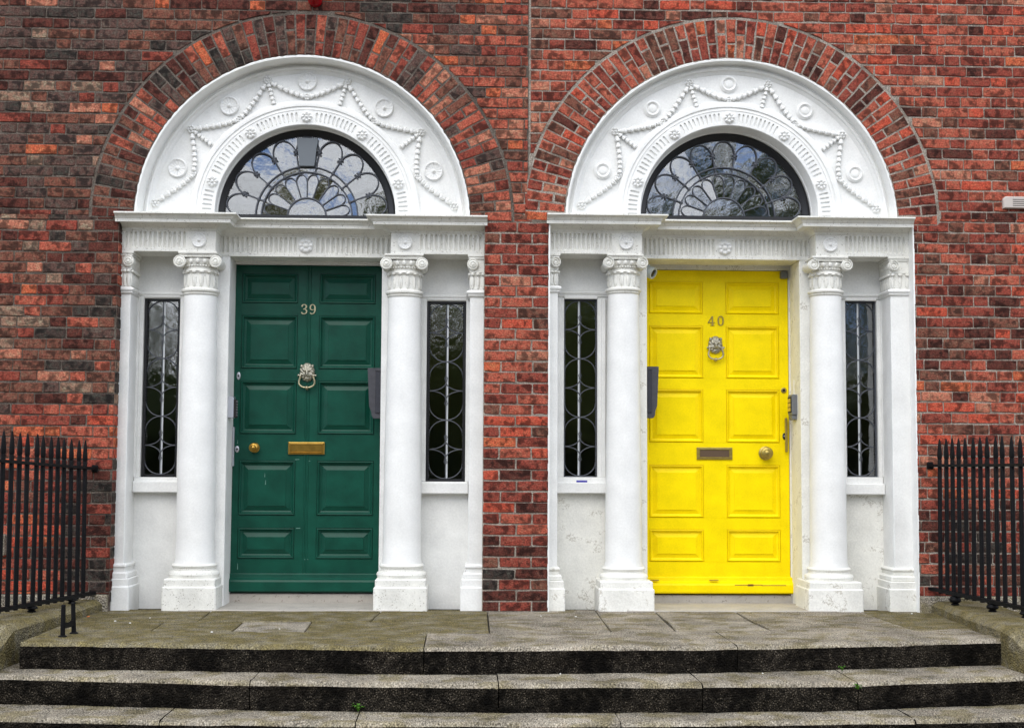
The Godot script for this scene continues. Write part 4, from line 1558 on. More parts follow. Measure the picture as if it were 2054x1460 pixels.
	for q in [[529.8, 949, 531.2, 957], [531.2, 963, 532.8, 972], [593, 1058.8, 602, 1060.2], [591, 921, 600, 922.2], [615, 924, 622, 925.2], [475, 1130, 476.6, 1142], [475.2, 882, 476.6, 890], [606, 1121.5, 618, 1122.7]]:
		var c0 = at(q[0], q[3], zd)
		var c1 = at(q[2], q[1], zd)
		st = nst()
		slab(st, PackedVector2Array([Vector2(c0.x, c0.y), Vector2(c1.x, c0.y + 0.001), Vector2(c1.x - 0.001, c1.y), Vector2(c0.x + 0.002, c1.y - 0.001)]), zd - 0.004, zd + 0.0012, 0.0004)
		put("paint_chip", st, "chip_pale", d)
	# granite course and the corner of a window beyond the railing
	st = nst()
	for i in 8:
		var x = -5.398 + i * 0.37
		box(st, x + 0.003, x + 0.365, -0.45, 0.112, -0.05, 0.02 + 0.003 * (i % 2), 0.008)
	put("granite_course", st, "granite_clean", h)
	st = nst()
	box(st, -3.6, ax(7, 1090, 0.06), ay(4, 1115, 0.06), ay(4, 1072, 0.06), -0.05, 0.06, 0.008)
	put("basement_sill", st, "granite_clean", h)

func house_40():
	var zf = -0.09
	var zm = -0.29
	var zcol = -0.22
	var zap = -0.36
	var zd = -0.62
	var D = {"zf": zf, "zm": zm, "zcol": zcol, "zap": zap, "zpl": -0.02, "zdoor": zd, "zarch": -0.09, "zfan": -0.26,
		"paint": "white_paint", "low_paint": "old_paint", "door_paint": "yellow_paint", "spiral": true, "dishes": false, "bead": false, "lantern": false, "wave": 0.016, "pane_seed": 12, "stop": 0.012, "rod": -0.010, "lead_edge": 0.008, "win_paint": "lead"}
	D.open = [ax(1101, 800, 0), ax(1837.5, 800, 0)]
	D.x0 = D.open[0] - 0.02
	D.x1 = D.open[1] - 0.004
	D.bi0 = ax(1288, 480, zf)
	D.bi1 = ax(1637, 480, zf)
	D.fy0 = ay(1450, 520, zm)
	D.fy1 = ay(1450, 475, zm)
	D.ct = avg(ay(1250, 427.5, zf + 0.168), ay(1740, 435, zf + 0.168))
	D.cols = [avg(ax(1252, 600, zcol), ax(1249.5, 1130, zcol)), avg(ax(1658, 600, zcol), ax(1662, 1130, zcol))]
	D.rb = 36.8 / 2800.0 * 10.04
	D.rt = 31.2 / 2800.0 * 10.04
	D.astragal = avg(ay(1255, 587, zcol + 0.12), ay(1663, 592, zcol + 0.12))
	D.base_top = ay(1250, 1138, zcol + 0.13)
	D.plinth_top = ay(1250, 1165, -0.03)
	D.plinth_mid = ay(1250, 1181, -0.03)
	D.plinth_w = 0.196
	D.pil = [ax(1119, 700, zf), ax(1790, 700, zf)]
	D.win = [[ax(1131, 780, zap), ax(1198, 780, zap), ay(1165, 957, zap), ay(1165, 600, zap)], [ax(1697, 780, zap), ax(1760, 780, zap), ay(1730, 957, zap), ay(1730, 604, zap)]]
	D.sill0 = ay(1450, 991, zap + 0.07)
	D.sill1 = ay(1450, 969, zap + 0.07)
	D.jamb = [ax(1298.5, 800, zm), ax(1607, 800, zm)]
	D.door = [ax(1296, 800, zd), ax(1582.5, 800, zd), ay(1450, 1190, zd), ay(1450, 543, zd)]
	D.pcols = [ax(1302.5, 800, zd), ax(1411, 800, zd), ax(1457, 800, zd), ax(1564, 800, zd)]
	D.prows = []
	for r in [[1126.7, 1062], [1038.6, 932.6], [887.7, 781.5], [759, 654], [630, 566]]:
		D.prows.append([ay(1450, r[0], zd), ay(1450, r[1], zd)])
	D.weather = ay(1450, 1167, zd + 0.03)
	D.arc = Vector2(1.915, 2.752)
	D.R = 1.19
	D.inner = Vector2(1.915, 2.836)
	D.swags = Vector2(1.915, 2.79)
	D.fan = Vector2(1.905, 2.832)
	D.fanR = 0.632
	D.fan_base = ay(1450, 433, -0.24)
	D.rings = [0.378, 0.334, 0.152]
	D.fl = [[1108.0, 1225.0, 14], [1294.0, 1431.0, 16], [1478.0, 1618.0, 16], [1698.5, 1813.0, 14]]
	D.mid_rose = ax(1454, 497, zm)
	var h = node("brick_house_001", self, "red brick house front with the bright yellow door numbered 40", "house", "terraced house fronts")
	var xj = 0.4635
	var op = opening(D)
	var y39 = ay(345, 424.5, 0.078) + 0.004
	var poly = PackedVector2Array([Vector2(0.142, -0.6)])
	poly.append_array(op)
	poly.append_array(PackedVector2Array([Vector2(6.3, -0.6), Vector2(6.3, 5.5), Vector2(xj - 0.0095, 5.5), Vector2(xj - 0.0095, y39), Vector2(0.142, y39)]))
	var st = nst()
	plate(st, poly, -0.35, -0.0037)
	var wall = put("wall", st, "mortar_pale", h)
	var list = []
	var cuts = [op, disc(D.arc, 1.508), disc(Vector2(-1.147, 2.745), 1.502)]
	var base = ay(1950, 467, 0)
	lay(list, D.open[1], 6.3, 0.10, 5.4, base, ax(1842, 500, 0), cuts, rect(D.open[1] + 0.002, 6.3, 0.115, 2.8))
	lay(list, xj, 6.3, 2.7, 5.4, base, ax(1842, 500, 0), cuts, rect(xj + 0.004, 6.3, 2.8, 5.45))
	# the pier between the two doors: two stretchers, then header, stretcher, header
	var pb = ay(1030, 467, 0)
	var pr = rect(0.146, D.open[0] - 0.004, 0.004, 2.8)
	var pl = 0.146
	var pw = D.open[0] - 0.004 - pl
	for k in range(-36, 8):
		var by = pb + k * COURSE + JOINT * 0.5
		if posmod(k, 2) == 0:
			var L = (pw - JOINT) * 0.5 + rng.randf_range(-0.008, 0.008)
			one_brick(list, pl, L, by, cuts, pr, true)
			one_brick(list, pl + L + JOINT, pw - L - JOINT, by, cuts, pr, true)
		else:
			var s = 0.215
			var hd = (pw - s - 2 * JOINT) * 0.5 + rng.randf_range(-0.006, 0.006)
			one_brick(list, pl, hd, by, cuts, pr, false)
			one_brick(list, pl + hd + JOINT, s, by, cuts, pr, true)
			one_brick(list, pl + hd + s + 2 * JOINT, pw - hd - s - 2 * JOINT, by, cuts, pr, false)
	set_bricks(list, wall)
	brick_arch(h, D.arc, D.R + 0.010, 1.500, "mortar_pale", 61, func(a, outer):
		return {"red": 3.4, "deep": 2.6, "brown": 1.6, "pink": 0.9, "maroon": 1.2, "scarlet": 1.0, "orange": 0.2})
	# painted returns of the opening
	st = nst()
	var yy = -0.02
	while yy < D.ct - 0.06:
		var y2 = minf(yy + 0.05, D.ct - 0.05)
		box(st, D.open[1] - 0.004, D.open[1] + 0.003 + rng.randf_range(0.0, 0.005), yy, y2, -0.2, 0.006 + rng.randf_range(0.0, 0.002))
		box(st, D.open[0] - 0.003 - rng.randf_range(0.0, 0.004), D.open[0] + 0.006, yy, y2, -0.2, 0.006 + rng.randf_range(0.0, 0.002))
		yy = y2
	var o2 = put("painted_return", st, "white_paint", h)
	surround(h, D)
	hall(h, 0.42, 3.4, 4.3)
	var d = door(h, D)
	knob(d, at(1536, 909, zd), 0.046, "old_brass")
	var a = at(1398, 921.5, zd)
	var b = at(1469, 897.5, zd)
	letter_plate(d, a.x, b.x, a.y, b.y, zd + 0.001, "old_brass", "wood_flap")
	lion(d, at(1435, 692, zd) + Vector3(0, 0, 0.006), 0.108)
	numeral(d, "4", ax(1427, 644, zd), ay(1427, 644, zd), zd, 0.070, "old_brass")
	numeral(d, "0", ax(1446, 644, zd), ay(1446, 644, zd), zd, 0.070, "old_brass")
	lock(d, at(1572.5, 783, zd), 0.021, 0.021, "old_brass", "slot_shadow")
	lock(d, at(1573.5, 875, zd), 0.013, 0.025, "black_paint", "silver")
	st = nst()
	var e0 = at(1576, 907, zd + 0.03)
	var e1 = at(1581, 838, zd + 0.03)
	box(st, e0.x, e0.x + 0.017, e0.y, e1.y, zd + 0.012, zd + 0.04, 0.005)
	put("pull_handle", st, "old_brass", d)
	st = nst()
	var cb = at(1567, 558, zd + 0.04)
	box(st, cb.x, cb.x + 0.05, cb.y, cb.y + 0.055, zd - 0.005, zd + 0.05, 0.005)
	put("closer_bracket", st, "grey_casing", d)
	for q in [[1474, 1172.6, 1530, 1174.2], [1528, 1173.5, 1578, 1175], [1500, 1171.5, 1512, 1176], [1304, 1163, 1322, 1165], [1424, 1163, 1442, 1164.6]]:
		var c0 = at(q[0], q[3], zd + 0.046)
		var c1 = at(q[2], q[1], zd + 0.046)
		st = nst()
		slab(st, PackedVector2Array([Vector2(c0.x, c0.y), Vector2(c1.x, c0.y + 0.001), Vector2(c1.x - 0.001, c1.y), Vector2(c0.x + 0.002, c1.y - 0.001)]), zd + 0.03, zd + 0.0468, 0.0004)
		put("paint_chip", st, "chip_brown", d)
	st = nst()
	for i in 7:
		var x = D.open[1] + 0.004 + i * 0.42
		box(st, x, x + 0.413, -0.45, 0.112, -0.05, 0.02 + 0.003 * (i % 2), 0.008)
	put("granite_course", st, "granite_clean", h)

# ------------------------------------------------------------------ ground, steps, kerbs
func ground():
	var st = nst()
	q4(st, Vector3(-120, -0.455, 140), Vector3(120, -0.455, 140), Vector3(120, -0.455, -6), Vector3(-120, -0.455, -6))
	var o = put("street", st, "asphalt", self)
	tag(o, "", "", "", "structure")
	st = nst()
	var rows = [2.9, 3.62, 4.34, 5.06]
	box(st, -7, 7, -0.60, -0.449, 2.5, 5.8, 0.0)
	o = put("pavement", st, "joint_dirt", self)
	tag(o, "", "", "", "structure")
	for r in 4:
		var x = -6.9 + 0.3 * (r % 2)
		while x < 6.6:
			var w = rng.randf_range(0.8, 1.2)
			var s2 = nst()
			box(s2, x, x + w - 0.008, -0.5, -0.444, rows[r], rows[r] + 0.712, 0.004)
			put("paving_slab", s2, "granite", o)
			x += w

# one long step stone: front edge from a to b, its own uneven nosing
func step_stone(parent: Node3D, called: String, a: Vector3, b: Vector3, depth_a: float, depth_b: float, rise: float, m_top: String, m_front: String, sd: float):
	var n = maxi(4, int((b - a).length() / 0.06))
	var prof = [[1.0, 0.0, 0], [0.6, 0.0, 0], [0.25, 0.0, 0], [-1, 0.0, 0], [-2, 0.0, 0], [-3, 0.0, 0], [-4, 0, 1], [-5, 0.3, 1], [-5, 0.6, 1], [-5, 1.0, 1]]
	var grid = []
	for i in n + 1:
		var t = float(i) / n
		var f = a.lerp(b, t)
		var dep = lerpf(depth_a, depth_b, t)
		var line = []
		for j in prof.size():
			var p = prof[j]
			var v = f
			var w = nz.get_noise_3d(f.x * 2.0 + sd, j * 0.4, sd * 3.1) * 0.014 + nz.get_noise_3d(f.x * 14.0 + sd, j * 0.7, sd * 1.7) * 0.006
			if p[0] >= 0.0:
				v.z -= dep * p[0]
				v.y += w * 0.5
			elif p[0] > -5:
				var k = [0.034, 0.020, 0.009, 0.0][int(-p[0]) - 1]
				var yk = [0.0, -0.003, -0.010, -0.022][int(-p[0]) - 1]
				v += Vector3(0, yk + w * 0.6, -k + w)
			else:
				v += Vector3(0, -0.022 - (rise - 0.022) * p[1], w * 1.2 - 0.004 * p[1])
			line.append(v)
		grid.append(line)
	var sts = [nst(1), nst(1)]
	for i in n:
		for j in prof.size() - 1:
			var st = sts[prof[j][2]]
			st.set_smooth_group(1)
			q4o(st, grid[i][j], grid[i + 1][j], grid[i + 1][j + 1], grid[i][j + 1], Vector3(0, 0.5, 1))
	for e in [0, n]:
		var mid = grid[e][0] + Vector3(0, -rise, 0)
		var out = Vector3(-1 if e == 0 else 1, 0, 0)
		sts[1].set_smooth_group(-1)
		for j in prof.size() - 1:
			t3o(sts[1], mid, grid[e][j], grid[e][j + 1], out)
	var am = ArrayMesh.new()
	sts[0].generate_normals()
	sts[0].commit(am)
	am.surface_set_material(0, M[m_top])
	sts[1].generate_normals()
	sts[1].commit(am)
	am.surface_set_material(1, M[m_front])
	return put(called, am, null, parent)

func flag(parent: Node3D, poly: Array, y: float, m: String, sd: float):
	# a paving flag: outline on the level, uneven top
	var c = Vector3.ZERO
	for p in poly:
		c += p
	c /= poly.size()
	var st = nst()
	var rim = []
	var sub = 6
	for i in poly.size():
		for k in sub:
			rim.append(poly[i].lerp(poly[(i + 1) % poly.size()], float(k) / sub))
	var n = rim.size()
	var ring = func(s, dy, inset):
		var out = []
		for p in rim:
			var d = p - c
			var q = c + d * s - d.normalized() * inset
			q.y = y + dy + nz.get_noise_3d(q.x * 2.2 + sd, q.z * 2.2, sd) * 0.004
			out.append(q)
		return out
	var rings = [ring.call(1.0, -0.04, 0.0), ring.call(1.0, -0.005, 0.0), ring.call(1.0, 0.0, 0.006), ring.call(0.66, 0.0, 0.0), ring.call(0.33, 0.0, 0.0)]
	for r in rings.size() - 1:
		st.set_smooth_group(r if r > 1 else -1)
		st.set_smooth_group(2 if r >= 2 else -1)
		for i in n:
			var j = (i + 1) % n
			q4o(st, rings[r][i], rings[r][j], rings[r + 1][j], rings[r + 1][i], Vector3(rings[r][i].x - c.x, 0.0 if r == 0 else 3.0, rings[r][i].z - c.z))
	st.set_smooth_group(2)
	var cc = Vector3(c.x, y, c.z)
	for i in n:
		t3o(st, rings[-1][i], rings[-1][(i + 1) % n], cc, Vector3.UP)
	put("paving_flag", st, m, parent)

func steps():
	var s = node("stone_steps", self, "worn granite steps with blackened risers leading up to both doors", "steps")
	# top step: edge stones of the landing
	var G = 0.003
	var front1 = [[38, 1288], [850, 1299], [1480, 1296], [2012, 1283]]
	var back1 = [[98, 1264], [858, 1270.5], [1466, 1266], [1985, 1261]]
	for i in 3:
		var a = lvl(front1[i][0], front1[i][1], 0.0)
		var b = lvl(front1[i + 1][0], front1[i + 1][1], 0.0)
		var ka = lvl(back1[i][0], back1[i][1], 0.0)
		var kb = lvl(back1[i + 1][0], back1[i + 1][1], 0.0)
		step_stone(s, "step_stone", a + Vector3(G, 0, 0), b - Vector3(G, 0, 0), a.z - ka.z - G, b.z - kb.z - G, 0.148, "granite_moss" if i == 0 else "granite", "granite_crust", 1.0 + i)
	var y2 = -0.150
	var f2 = [[-150, 1352], [500, 1367], [1000, 1373], [1410, 1372], [1722, 1369], [2200, 1352]]
	for i in 5:
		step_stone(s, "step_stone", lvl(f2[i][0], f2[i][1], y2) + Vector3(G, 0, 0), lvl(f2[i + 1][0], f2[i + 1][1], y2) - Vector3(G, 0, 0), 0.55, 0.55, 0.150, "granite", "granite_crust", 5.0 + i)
	var y3 = -0.302
	var f3 = [[-200, 1436], [318, 1446], [712, 1450], [1246, 1450], [1838, 1444], [2260, 1434]]
	for i in 5:
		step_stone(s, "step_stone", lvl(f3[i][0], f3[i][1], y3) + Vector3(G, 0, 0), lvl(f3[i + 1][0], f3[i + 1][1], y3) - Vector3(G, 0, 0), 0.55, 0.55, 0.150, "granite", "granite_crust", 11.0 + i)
	# landing flags, by their corners in the photograph
	var rowy = [1225.5, 1246, 1270]
	var p = func(q): return lvl(q[0], q[1], 0.0)
	var inset = func(poly: Array):
		var c = Vector3.ZERO
		for v in poly:
			c += v
		c /= poly.size()
		var out = []
		for v in poly:
			var d = v - c
			out.append(v - Vector3(signf(d.x) * 0.004, 0, signf(d.z) * 0.004))
		return out
	var zb = -0.12
	var back = func(px): return Vector3(lvl(px, 1226, 0.0).x, 0, zb)
	var quads = [
		[back.call(195), back.call(420), p.call([395, 1246]), p.call([140, 1244])],
		[back.call(420), back.call(765), p.call([742, 1246]), p.call([395, 1246])],
		[back.call(765), back.call(978), p.call([979, 1247]), p.call([742, 1246])],
		[p.call([140, 1244]), p.call([330, 1246]), p.call([300, 1266]), p.call([96, 1264])],
		[p.call([330, 1246]), p.call([487, 1247]), p.call([462, 1268]), p.call([300, 1266])],
		[p.call([487, 1247]), p.call([625, 1247]), p.call([608, 1270]), p.call([462, 1268])],
		[p.call([625, 1247]), p.call([979, 1247]), p.call([982, 1270]), p.call([608, 1270])],
		[back.call(978), back.call(1196), p.call([1228, 1269]), p.call([982, 1270])],
		[back.call(1196), back.call(1313), p.call([1358, 1268]), p.call([1228, 1269])],
		[back.call(1313), back.call(1474), p.call([1505, 1246]), p.call([1340, 1246])],
		[p.call([1340, 1246]), p.call([1505, 1246]), p.call([1550, 1266]), p.call([1358, 1268])],
		[back.call(1474), back.call(1575), p.call([1655, 1266]), p.call([1550, 1266])],
		[back.call(1575), back.call(1722), p.call([1835, 1264]), p.call([1655, 1266])],
		[back.call(1722), back.call(1862), p.call([1988, 1260]), p.call([1835, 1264])]]
	var i = 0
	for q in quads:
		flag(s, inset.call(q), 0.0, "granite_moss" if i in [0, 1, 2, 3, 4, 6, 13] else ("granite" if i not in [5, 10] else "granite_clean"), 3.0 * i)
		i += 1
	var st = nst()
	box(st, -2.7, 3.45, -0.55, -0.02, -0.45, 1.2)
	box(st, -2.7, 3.45, -0.55, -0.165, 1.2, 1.6)
	box(st, -3.4, 4.1, -0.55, -0.32, 1.6, 2.1)
	put("bedding", st, "joint_dirt", s)

func kerb(label: String, pts: Array, side: float):
	# pts: inner top edge from the wall to the street; the stone lies on the far side of it
	var k = node(top("kerb_stone"), self, label, "kerb", "kerbs under the railings")
	for i in pts.size() - 1:
		var st = nst()
		var n = 14
		var prof = [Vector2(0.0, -0.40), Vector2(0.0, -0.034), Vector2(0.008, -0.026), Vector2(0.042, 0.0), Vector2(0.36, 0.004), Vector2(0.36, -0.40)]
		var grid = []
		for q in n + 1:
			var t = float(q) / n
			var c = pts[i].lerp(pts[i + 1], clampf(t, 0.0015, 0.9985))
			var line = []
			for j in prof.size():
				var w = nz.get_noise_3d(c.z * 4.0 + side * 9.0, j * 0.6, 4.0) * 0.007
				line.append(c + Vector3(side * (prof[j].x + w), prof[j].y + (w * 0.6 if j > 0 and j < 5 else 0.0), 0))
			grid.append(line)
		for q in n:
			for j in prof.size() - 1:
				st.set_smooth_group(1 + j)
				q4o(st, grid[q][j], grid[q + 1][j], grid[q + 1][j + 1], grid[q][j + 1], Vector3(-side if j < 2 else (side if j == 4 else 0.0), 1.0 if j in [2, 3] else 0.0, 0))
		st.set_smooth_group(-1)
		for e in [0, n]:
			for j in range(1, prof.size() - 1):
				t3o(st, grid[e][0], grid[e][j], grid[e][j + 1], Vector3(0, 0, -1 if e == 0 else 1))
		put("kerb_block", st, "granite_moss", k)

func kerbs():
	var a = lvl(208, 1201, 0.08)
	var b = lvl(27, 1253, 0.08)
	a.z = 0.022
	kerb("mossy stone kerb beside the boot scraper, carrying the railing of house 39", [a, b, b + Vector3(-0.02, -0.16, 0.45)], -1.0)
	a = lvl(1846, 1199, 0.08)
	a.z = 0.022
	b = lvl(2026, 1262, 0.08)
	kerb("mossy stone kerb carrying the iron railing beside the yellow door's house", [a, b, b + Vector3(0.03, -0.16, 0.45)], 1.0)
	var st = nst()
	box(st, -6.0, -2.89, -0.5, -0.02, 0.05, 2.4)
	var o = put("paved_ground", st, "granite_clean", self)
	tag(o, "", "", "", "structure")
	st = nst()
	box(st, 3.72, 7.0, -0.5, -0.02, 0.05, 2.4)
	o = put("paved_ground_001", st, "granite_clean", self)
	tag(o, "", "", "", "structure")

# ------------------------------------------------------------------ iron railings
func railing(label: String, tops: Array, foot0: Vector3, foot1: Vector3, rail0: Vector3, rail1: Vector3, feet: Array, side: float):
	var r = node(top("iron_railing"), self, label, "railing", "railings beside the steps")
	var dir = (rail1 - rail0).normalized()
	var flat = func(a: Vector3, b: Vector3, w: float, h: float, called: String):
		var st = nst()
		var d = (b - a).normalized()
		var s = d.cross(Vector3.UP).normalized() * w
		var u = s.cross(d).normalized() * h
		var k = []
		for p in [a, b]:
			k.append([p - s - u, p + s - u, p + s + u, p - s + u])
		for i in 4:
			var j = (i + 1) % 4
			q4o(st, k[0][i], k[1][i], k[1][j], k[0][j], (k[0][i] + k[0][j]) * 0.5 - a)
		for e in [0, 1]:
			q4o(st, k[e][0], k[e][1], k[e][2], k[e][3], d * (1 if e == 1 else -1))
		return put(called, st, "iron", r)
	flat.call(rail0, rail1, 0.018, 0.009, "top_rail")
	flat.call(foot0, foot1, 0.02, 0.011, "bottom_rail")
	var n = tops.size()
	for t in tops:
		var a = foot0.lerp(foot1, t)
		var b = rail0.lerp(rail1, t)
		var up = (b - a).normalized()
		b += Vector3(rng.randf_range(-0.004, 0.004), 0, rng.randf_range(-0.004, 0.004))
		var st = nst()
		var h = (b - a).length()
		var q = 0.0148
		var prof = [Vector2(0.0, -0.02), Vector2(q, -0.02), Vector2(q, h + 0.035), Vector2(q * 0.86, h + 0.042), Vector2(q * 1.12, h + 0.055), Vector2(q * 1.1, h + 0.085), Vector2(q * 0.75, h + 0.145), Vector2(q * 0.35, h + rng.randf_range(0.172, 0.186)), Vector2(0.0, h + 0.19)]
		lathe(st, prof, Vector3.ZERO, (b - a).normalized(), 8, 0.0, TAU, Vector3(1, 0, 0.4))
		put("bar", st, "iron", r, a)
	for f in feet:
		var p = foot0.lerp(foot1, f)
		var st = nst()
		var g = p.y - 0.084
		lathe(st, [Vector2(0.026, -g), Vector2(0.028, -g + 0.006), Vector2(0.018, -g + 0.012), Vector2(0.036, -g + 0.020), Vector2(0.040, -g * 0.55), Vector2(0.032, -g * 0.3), Vector2(0.016, -0.012), Vector2(0.012, 0.0)], Vector3.ZERO, Vector3.UP, 18)
		put("foot", st, "iron", r, p)
	# stay at the outer end
	var st = nst()
	var pts = []
	for i in 13:
		var t = i / 12.0
		pts.append(Vector2(side * (0.02 + 0.16 * sin(t * PI * 0.5) - 0.10 * t * t), -0.42 * t * t + 0.02))
	bar(st, pts, Vector3.ZERO, 0.011, 0.011, 6)
	put("stay", st, "iron", r, rail1)
	st = nst()
	box(st, -0.022, 0.022, -0.026, 0.026, -0.028, 0.0, 0.006)
	put("wall_fixing", st, "iron", r, rail0 + Vector3(0, 0, 0.02))

func on_line(px: float, py: float, a: Vector3, b: Vector3) -> float:
	# where a pixel column meets the line a-b, as a share of it
	var best = 0.0
	var lo = 0.0
	var hi = 1.6
	var sgn = signf(pix(b).x - pix(a).x)
	for i in 40:
		best = (lo + hi) * 0.5
		if (pix(a.lerp(b, best)).x - px) * sgn > 0.0:
			hi = best
		else:
			lo = best
	return best

func railings():
	# house 39: from the brick outwards, nearly square to the wall
	var x0 = ax(190, 940, 0.0)
	var r0 = Vector3(x0, 1.0, 0.0)
	var r1 = Vector3(-2.80, 1.03, 1.46)
	r0.y = ay(190, 940, 0.0)
	var f0 = Vector3(ax(188, 1189, 0.0), ay(188, 1189, 0.0), 0.02)
	var f1 = Vector3(-2.80, 0.138, 1.46)
	var tops = []
	for q in [-9.0, 4.7, 22.0, 37.8, 54.2, 71.0, 85.0, 101.0, 115.0, 128.6, 142.8, 157.6, 169.6]:
		tops.append(on_line(q, 930, r0, r1))
	railing("black iron spear railing next to the boot scraper, on the kerb of house 39", tops, f0, f1, r0, r1, [0.10 + 0.12, 0.60, 0.95], -1.0)
	x0 = ax(1866, 932, 0.0)
	r0 = Vector3(x0, ay(1866, 934, 0.0), 0.0)
	r1 = Vector3(3.56, 1.035, 1.32)
	f0 = Vector3(ax(1866, 1180, 0.0), ay(1866, 1180, 0.0), 0.02)
	f1 = Vector3(3.56, 0.135, 1.32)
	tops = []
	for q in [1885.5, 1899, 1911.5, 1923.5, 1938, 1952, 1967.5, 1981, 1998.5, 2013, 2031, 2047.5, 2066]:
		tops.append(on_line(q, 930, r0, r1))
	railing("black iron spear railing on the kerb beside the yellow door's house", tops, f0, f1, r0, r1, [0.24, 0.58, 0.86], 1.0)

# ------------------------------------------------------------------ things fixed to the fronts
func post_box(label: String, x_wall: float, side: float, y0: float, y1: float, z1: float, w: float):
	# a shallow plastic box on the side of the doorway, its foot drawn in; side: towards the door
	var o = node(top("wall_post_box"), self, label, "post box", "post boxes in the doorways")
	o.position = Vector3(x_wall, y0, z1)
	var h = y1 - y0
	var d = 0.115
	var outline = PackedVector2Array([Vector2(0, 0.0), Vector2(w * 0.55, 0.0), Vector2(w * 0.68, h * 0.06), Vector2(w * 0.70, h * 0.13), Vector2(w * 0.86, h * 0.24), Vector2(w, h * 0.985), Vector2(w * 0.97, h), Vector2(0, h)])
	var pts = PackedVector2Array()
	for p in outline:
		pts.append(Vector2(p.x * side, p.y))
	if side < 0.0:
		pts.reverse()
	var st = nst()
	plate(st, pts, -d, -0.004)
	put("casing", st, "dark_plastic_lid", o)
	st = nst()
	box(st, side * 0.001, side * w * 0.40, h * 0.10, h * 0.93, -0.02, 0.004, 0.003)
	put("front_panel", st, "dark_plastic", o)
	st = nst()
	box(st, side * 0.001, side * w * 0.42, h * 0.932, h * 0.992, -0.03, 0.006, 0.003)
	put("lid", st, "dark_plastic_lid", o)

